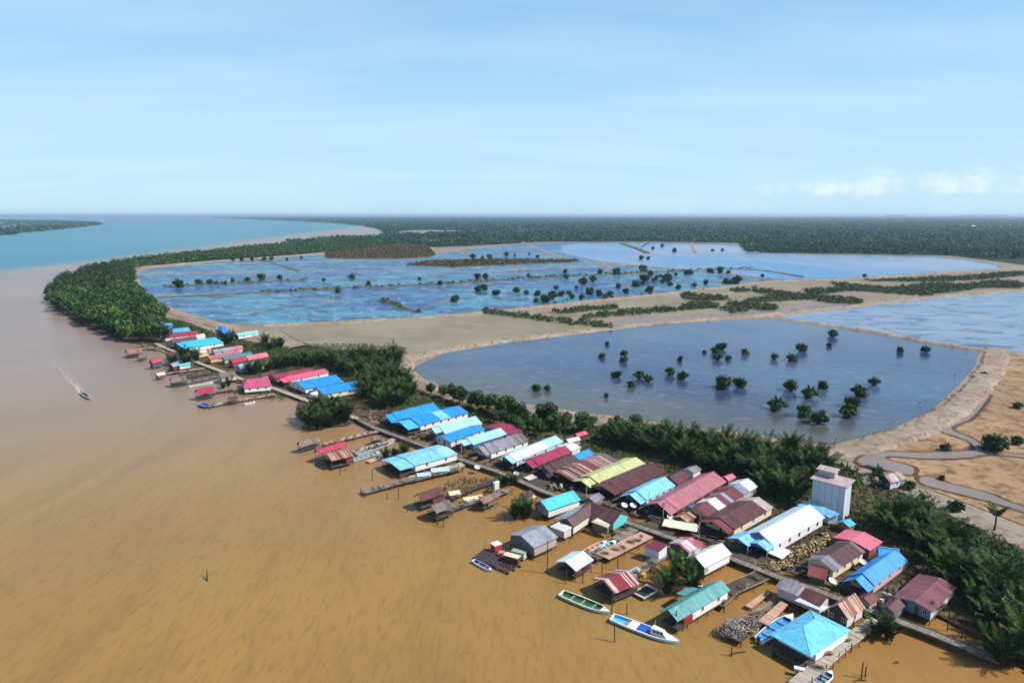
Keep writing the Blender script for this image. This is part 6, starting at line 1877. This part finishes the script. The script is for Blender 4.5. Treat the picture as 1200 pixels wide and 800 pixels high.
# tarpaulins and laundry sheets: thin sagging cloths on frames
def awning(px, size, z, c_, label, rz=.78):
    z *= .62
    p = G(*px, 0); r = empty('awning', (p.x, p.y, 0), rz); tag(r, label, 'awning')
    l, w = size; mb = MB(); n = 8
    for i in range(n):
        for j in range(4):
            def q(ii, jj):
                fx_, fy_ = ii / n - .5, jj / 4 - .5
                return (fx_ * l, fy_ * w, z + .25 * fy_ - .18 * math.cos(fx_ * 3.1) * math.cos(fy_ * 3.1) + .04 * math.sin(ii * 2.3 + jj))
            mb.face([q(i, j), q(i + 1, j), q(i + 1, j + 1), q(i, j + 1)])
    mb.build('cloth', paint(c_, .82, .7, .2), r)
    for sx in (-.48, .48):
        for sy in (-.48, .48): post(r, sx * l, sy * w, -.3, z + .2 * sy, .045, WOOD_D, 'post')


awning((797, 625), (6.0, 2.6), 2.6, '#e6dcc4', 'cream sheet stretched beside the walkway before the pink house', -.4)
awning((913, 656), (3.6, 2.4), 2.3, '#e8e6de', 'white sheet over the log pile', .8)
awning((702, 572), (3.0, 2.0), 2.6, '#b83a40', 'red cloth awning before the dark maroon house', .8)
awning((800, 596), (3.2, 2.4), 3.0, '#7a4a40', 'brown cloth awning between the pink house and the patchwork roof', .8)
awning((622, 572 - 7), (2.6, 1.6), 1.8, '#cfc6b4', 'pale cloth on poles by the crimson house landing', .8)
awning((516, 556), (4.0, 2.0), 1.9, '#b8d6de', 'pale blue sheet drying on the side landing of the light blue river house', .25)
awning((497, 561.5), (3.0, 1.6), 1.8, '#b4ccd4', 'greyish blue sheet drying nearer the river by the light blue house', .25)
awning((533, 583), (2.4, 1.6), 1.7, '#e6d8b4', 'cream sheet at the end of the dark jetty', .4)
awning((555, 589), (4.0, 1.6), 1.6, '#d6cda8', 'yellowish mats drying on the jetty of the pinkish brown hut', .4)
awning((621, 584 + 3), (2.4, 1.2), 1.5, '#d8cfae', 'yellowish board awning left of the turquoise roof', .6)

# the heap of split logs and husks beside the meeting house
X, Y = scatter(GP([(882, 668), (905, 657), (945, 640), (968, 629), (978, 633), (976, 641), (950, 654), (935, 662), (925, 668), (905, 676)]), .75)
mb = MB(); rs_ = random.Random(11)
for x, y in zip(X, Y):
    for k in range(4):
        a = rs_.gauss(.9, .7); l = rs_.uniform(.35, 1.0); z = rs_.uniform(.5, 1.0)
        b = Vector((x + rs_.uniform(-.4, .4), y + rs_.uniform(-.4, .4), z)); d_ = Vector((math.cos(a), math.sin(a), rs_.uniform(-.25, .25))) * l / 2
        mb.bar(b - d_, b + d_, rs_.uniform(.08, .2), rs_.uniform(.07, .15), rs_.randrange(3))
tag(mb.build('split_logs', [woodmat('#d6bd90', '#a88c62', .8), woodmat('#b89c74', '#7f6848', .75), woodmat('#8d7458', '#5f4c3a', .7)]), 'heap of split logs and driftwood beside the meeting house', None, None, 'stuff')
# litter of boards, coconut husks and rubbish on the mud below the houses
X, Y = scatter(GP([(420, 486), (445, 480), (470, 500), (520, 520), (590, 545), (700, 590), (800, 625), (860, 645), (900, 662), (960, 682), (1040, 706), (1060, 690), (1000, 690), (960, 674), (930, 660), (880, 636), (800, 606), (720, 574), (640, 552), (560, 524), (500, 505), (440, 494)]), 1.15)
mb = MB(); rs_ = random.Random(12)
for x, y in zip(X, Y):
    if rs_.random() < .35: continue
    a = rs_.uniform(0, 3.14); l = rs_.uniform(.3, 1.8); z = rs_.uniform(.42, .6)
    d_ = Vector((math.cos(a), math.sin(a), rs_.uniform(-.06, .06))) * l / 2; b = Vector((x, y, z))
    mb.bar(b - d_, b + d_, rs_.uniform(.08, .4), .05, rs_.choice((0, 0, 1, 1, 2, 2, 3, 4)))
tag(mb.build('litter', [woodmat('#c2b49c', '#948672', .75), woodmat('#8d8070', '#5f5448', .7), woodmat('#a4825e', '#6c5340', .7), paint('#dcdcd8'), paint('#5a86b0')]), 'litter of boards and rubbish on the mud under the houses', None, None, 'stuff')

# stakes standing in the river, the leaning log
stk = [(717.5 + 3, 752, 2.6), (663, 684, 2.4), (683, 683, 2.6), (716.5, 718, 3.2), (735, 720, 1.6), (724, 668, 2.6), (706, 672, 2.0), (641.5, 672, 4.4), (642, 659, 3.8), (436, 563, 2.6), (366.5, 543, 1.6), (467, 585, 2.2), (1045, 752, 2.2), (1045.5, 720 + 30, 1.2), (857, 768, 1.5), (1009, 795, 2.2), (1014, 793, 1.4), (792, 742, 3.4),
       (800, 739, 2.4), (932, 709 + 20, 1.0), (1110, 742 - 3, 3.0), (1127, 748, 2.4), (1118, 733, 1.4), (454, 585, 1.2), (478, 600, 1.6), (489, 596, 1.6), (520, 618, 2.2), (513, 615, 2.0), (398, 557, 1.6), (405, 551, 1.6)]
for i, (x, y, h) in enumerate(stk):
    p = G(x, y, 0)
    mb = MB(); mb.tube([(0, 0, -1), (random.uniform(-.12, .12), random.uniform(-.12, .12), h)], [.09, .07], 6)
    tag(mb.build('mooring_stake', WOOD_D, None, p), 'dark wooden stake standing in the shallow brown water off the houses', 'stake', 'mooring stakes in the shallows')
p = G(243, 681, 0); mb = MB(); mb.tube([(0, 0, -.2), (-.3, .6, .5), (-.7, 1.6, 1.1)], [.16, .12, .05], 6); mb.tube([(-.3, .6, .5), (.1, 1.1, .8)], [.06, .03], 5)
tag(mb.build('driftwood', WOOD_D, None, p), 'dark driftwood branch sticking out of the open river', 'driftwood')
for (x, y, l, a, lab) in ((864, 765, 2.4, .3, 'thin dark branch floating off the net deck'), (1051, 776, .8, .2, 'small scrap floating in the lower right water'), (1008, 797, 1.6, .1, 'thin stick floating at the bottom edge'), (600, 641 - 34, 2.0, .2, 'pale log lying in the water left of the turquoise roof'), (757, 636, 3.6, -.6, 'pale pole lying on the water left of the white hut'), (748, 650, 4.0, -.6, 'longer pale pole floating below the white hut')):
    p = G(x, y, .1); mb = MB(); mb.tube([(-l / 2 * math.cos(a), -l / 2 * math.sin(a), 0), (0, .1, .08), (l / 2 * math.cos(a), l / 2 * math.sin(a), 0)], [.06, .09, .05], 6)
    tag(mb.build('floating_log', WOOD_P if 'pale' in lab else WOOD_D, None, p), lab, 'log')


def person(px, z, label, shirt, rz=0.0, sit=False, parent_loc=None):
    p = parent_loc or G(*px, z * .8)
    me = bpy.data.meshes.new('person')
    hipz = .45 if sit else .86
    V = [(0, 0, hipz + .05), (0, 0, hipz + .32), (0, 0, hipz + .55), (0, 0, hipz + .68), (0, .02, hipz + .80)]
    E = [(0, 1), (1, 2), (2, 3), (3, 4)]
    rad = [.15, .14, .17, .07, .10]
    for s in (-1, 1):
        i = len(V)
        if sit: V += [(.1 * s, .05, hipz), (.12 * s, .45, hipz), (.12 * s, .48, .08)]
        else: V += [(.1 * s, 0, hipz - .04), (.11 * s, .02 + .08 * s, .46), (.12 * s, .10 * s, .05)]
        E += [(0, i), (i, i + 1), (i + 1, i + 2)]; rad += [.1, .075, .05]
        j = len(V)
        V += [(.20 * s, 0, hipz + .52), (.27 * s, .03, hipz + .25), (.26 * s, .16, hipz + .04)]
        E += [(2, j), (j, j + 1), (j + 1, j + 2)]; rad += [.06, .05, .035]
    me.from_pydata(V, E, [])
    o = link('person', me, None, p, rz)
    o.scale = (1 / K,) * 3
    m = o.modifiers.new('skin', 'SKIN')
    sv = me.skin_vertices[0].data
    for k, r_ in enumerate(rad): sv[k].radius = (r_, r_ * .8)
    sv[0].use_root = True
    o.modifiers.new('sub', 'SUBSURF').levels = 1
    t = NT('shirt_and_skin')
    z_ = t.sepx(t.obj())[2]
    c_ = t.mix(t.math('GREATER_THAN', z_, hipz + .1), lin('#33343c', .7), lin(shirt, .8))
    c_ = t.mix(t.math('GREATER_THAN', z_, hipz + .62), c_, lin('#7a5440', .8))
    c_ = t.mix(t.math('GREATER_THAN', z_, hipz + .84), c_, (.015, .012, .01, 1))
    me.materials.append(t.done(c_, .8, .2))
    tag(o, label, 'person')
    return o


person((682.6, 488.5), 1.3, 'person in dark clothes standing on the sandy dike by the near pond', '#3a3a44', 1.0)
sp = G(100.5, 463.5, 0)
person(None, 0, 'person sitting in the small speeding motor boat', '#3c4a6a', sang - math.pi / 2, True, Vector((sp.x, sp.y, .15)))
person((763, 602.5), 1.25, 'person in a blue shirt on the landing of the sky blue house', '#3a5a9a', 2.0)
# small palm with a trunk on the sandy track at the right
p = G(1165, 621, .5)
CP_ = empty('coconut_palm', p); tag(CP_, 'small coconut palm beside the sandy track at the right', 'palm')
mb = MB(); mb.tube([(0, 0, -.3), (.15, .05, 1.4), (.1, .1, 3.0)], [.2, .15, .11], 7); mb.build('trunk', M_BARK, CP_)
o = link('crown', nipa_mesh(91, 13, 4.2), CP_, (.1, .1, 2.7)); o.scale = (1, 1, .55)

# a few far houses showing pale at the edge of the forest
for i, (x, y, lab) in enumerate(((1128, 266.5, 'tiny pale house far off in the forest, leftmost of the distant ones'), (1140, 267.5, 'tiny pale house far off in the forest, second from the left'), (1158, 266.8, 'tiny pale house far off in the middle of the distant group'), (1172, 268, 'tiny pale house far off, left of the last two distant ones'), (1184, 267, 'tiny pale house far off, second from the right edge'), (1194, 268.2, 'tiny pale house far off at the right edge of the forest'))):
    p = G(x, y, 0); r = empty('far_house', p, .3 * i); tag(r, lab, 'house', 'far houses in the forest')
    mb = MB(); mb.box(-9, 9, -5, 5, 0, 9); mb.build('wall', WHITE, r)
    mb = MB(); gable_prism(mb, -10, 10, 6, 6, 9.05, 12.5, .3); mb.build('roof', (bWHITE, bMAR2)[i % 3 == 2], r)

# ------------------------------------------------------------------ haze over the plain
HAZE_D = 0.00005
mb = MB()
mb.box(-69000, 69000, -399, 47000, -1.0, 80.0)
t = NT('haze_air')
nt = t.t
nt.nodes.clear()
out = nt.nodes.new('ShaderNodeOutputMaterial')
pv = nt.nodes.new('ShaderNodeVolumePrincipled')
pv.inputs['Color'].default_value = (0.60, 0.80, 1.0, 1)
pv.inputs['Density'].default_value = HAZE_D
pv.inputs['Anisotropy'].default_value = 0.2
nt.links.new(pv.outputs[0], out.inputs['Volume'])
tag(mb.build('haze', t.mat), 'pale haze over the plain and the far coast', None, None, 'stuff')

# modelling units -> metres
for o in list(COL.objects):
    if o.parent is None:
        o.location = o.location * K
        if o.type not in ('CAMERA', 'LIGHT'): o.scale = o.scale * K
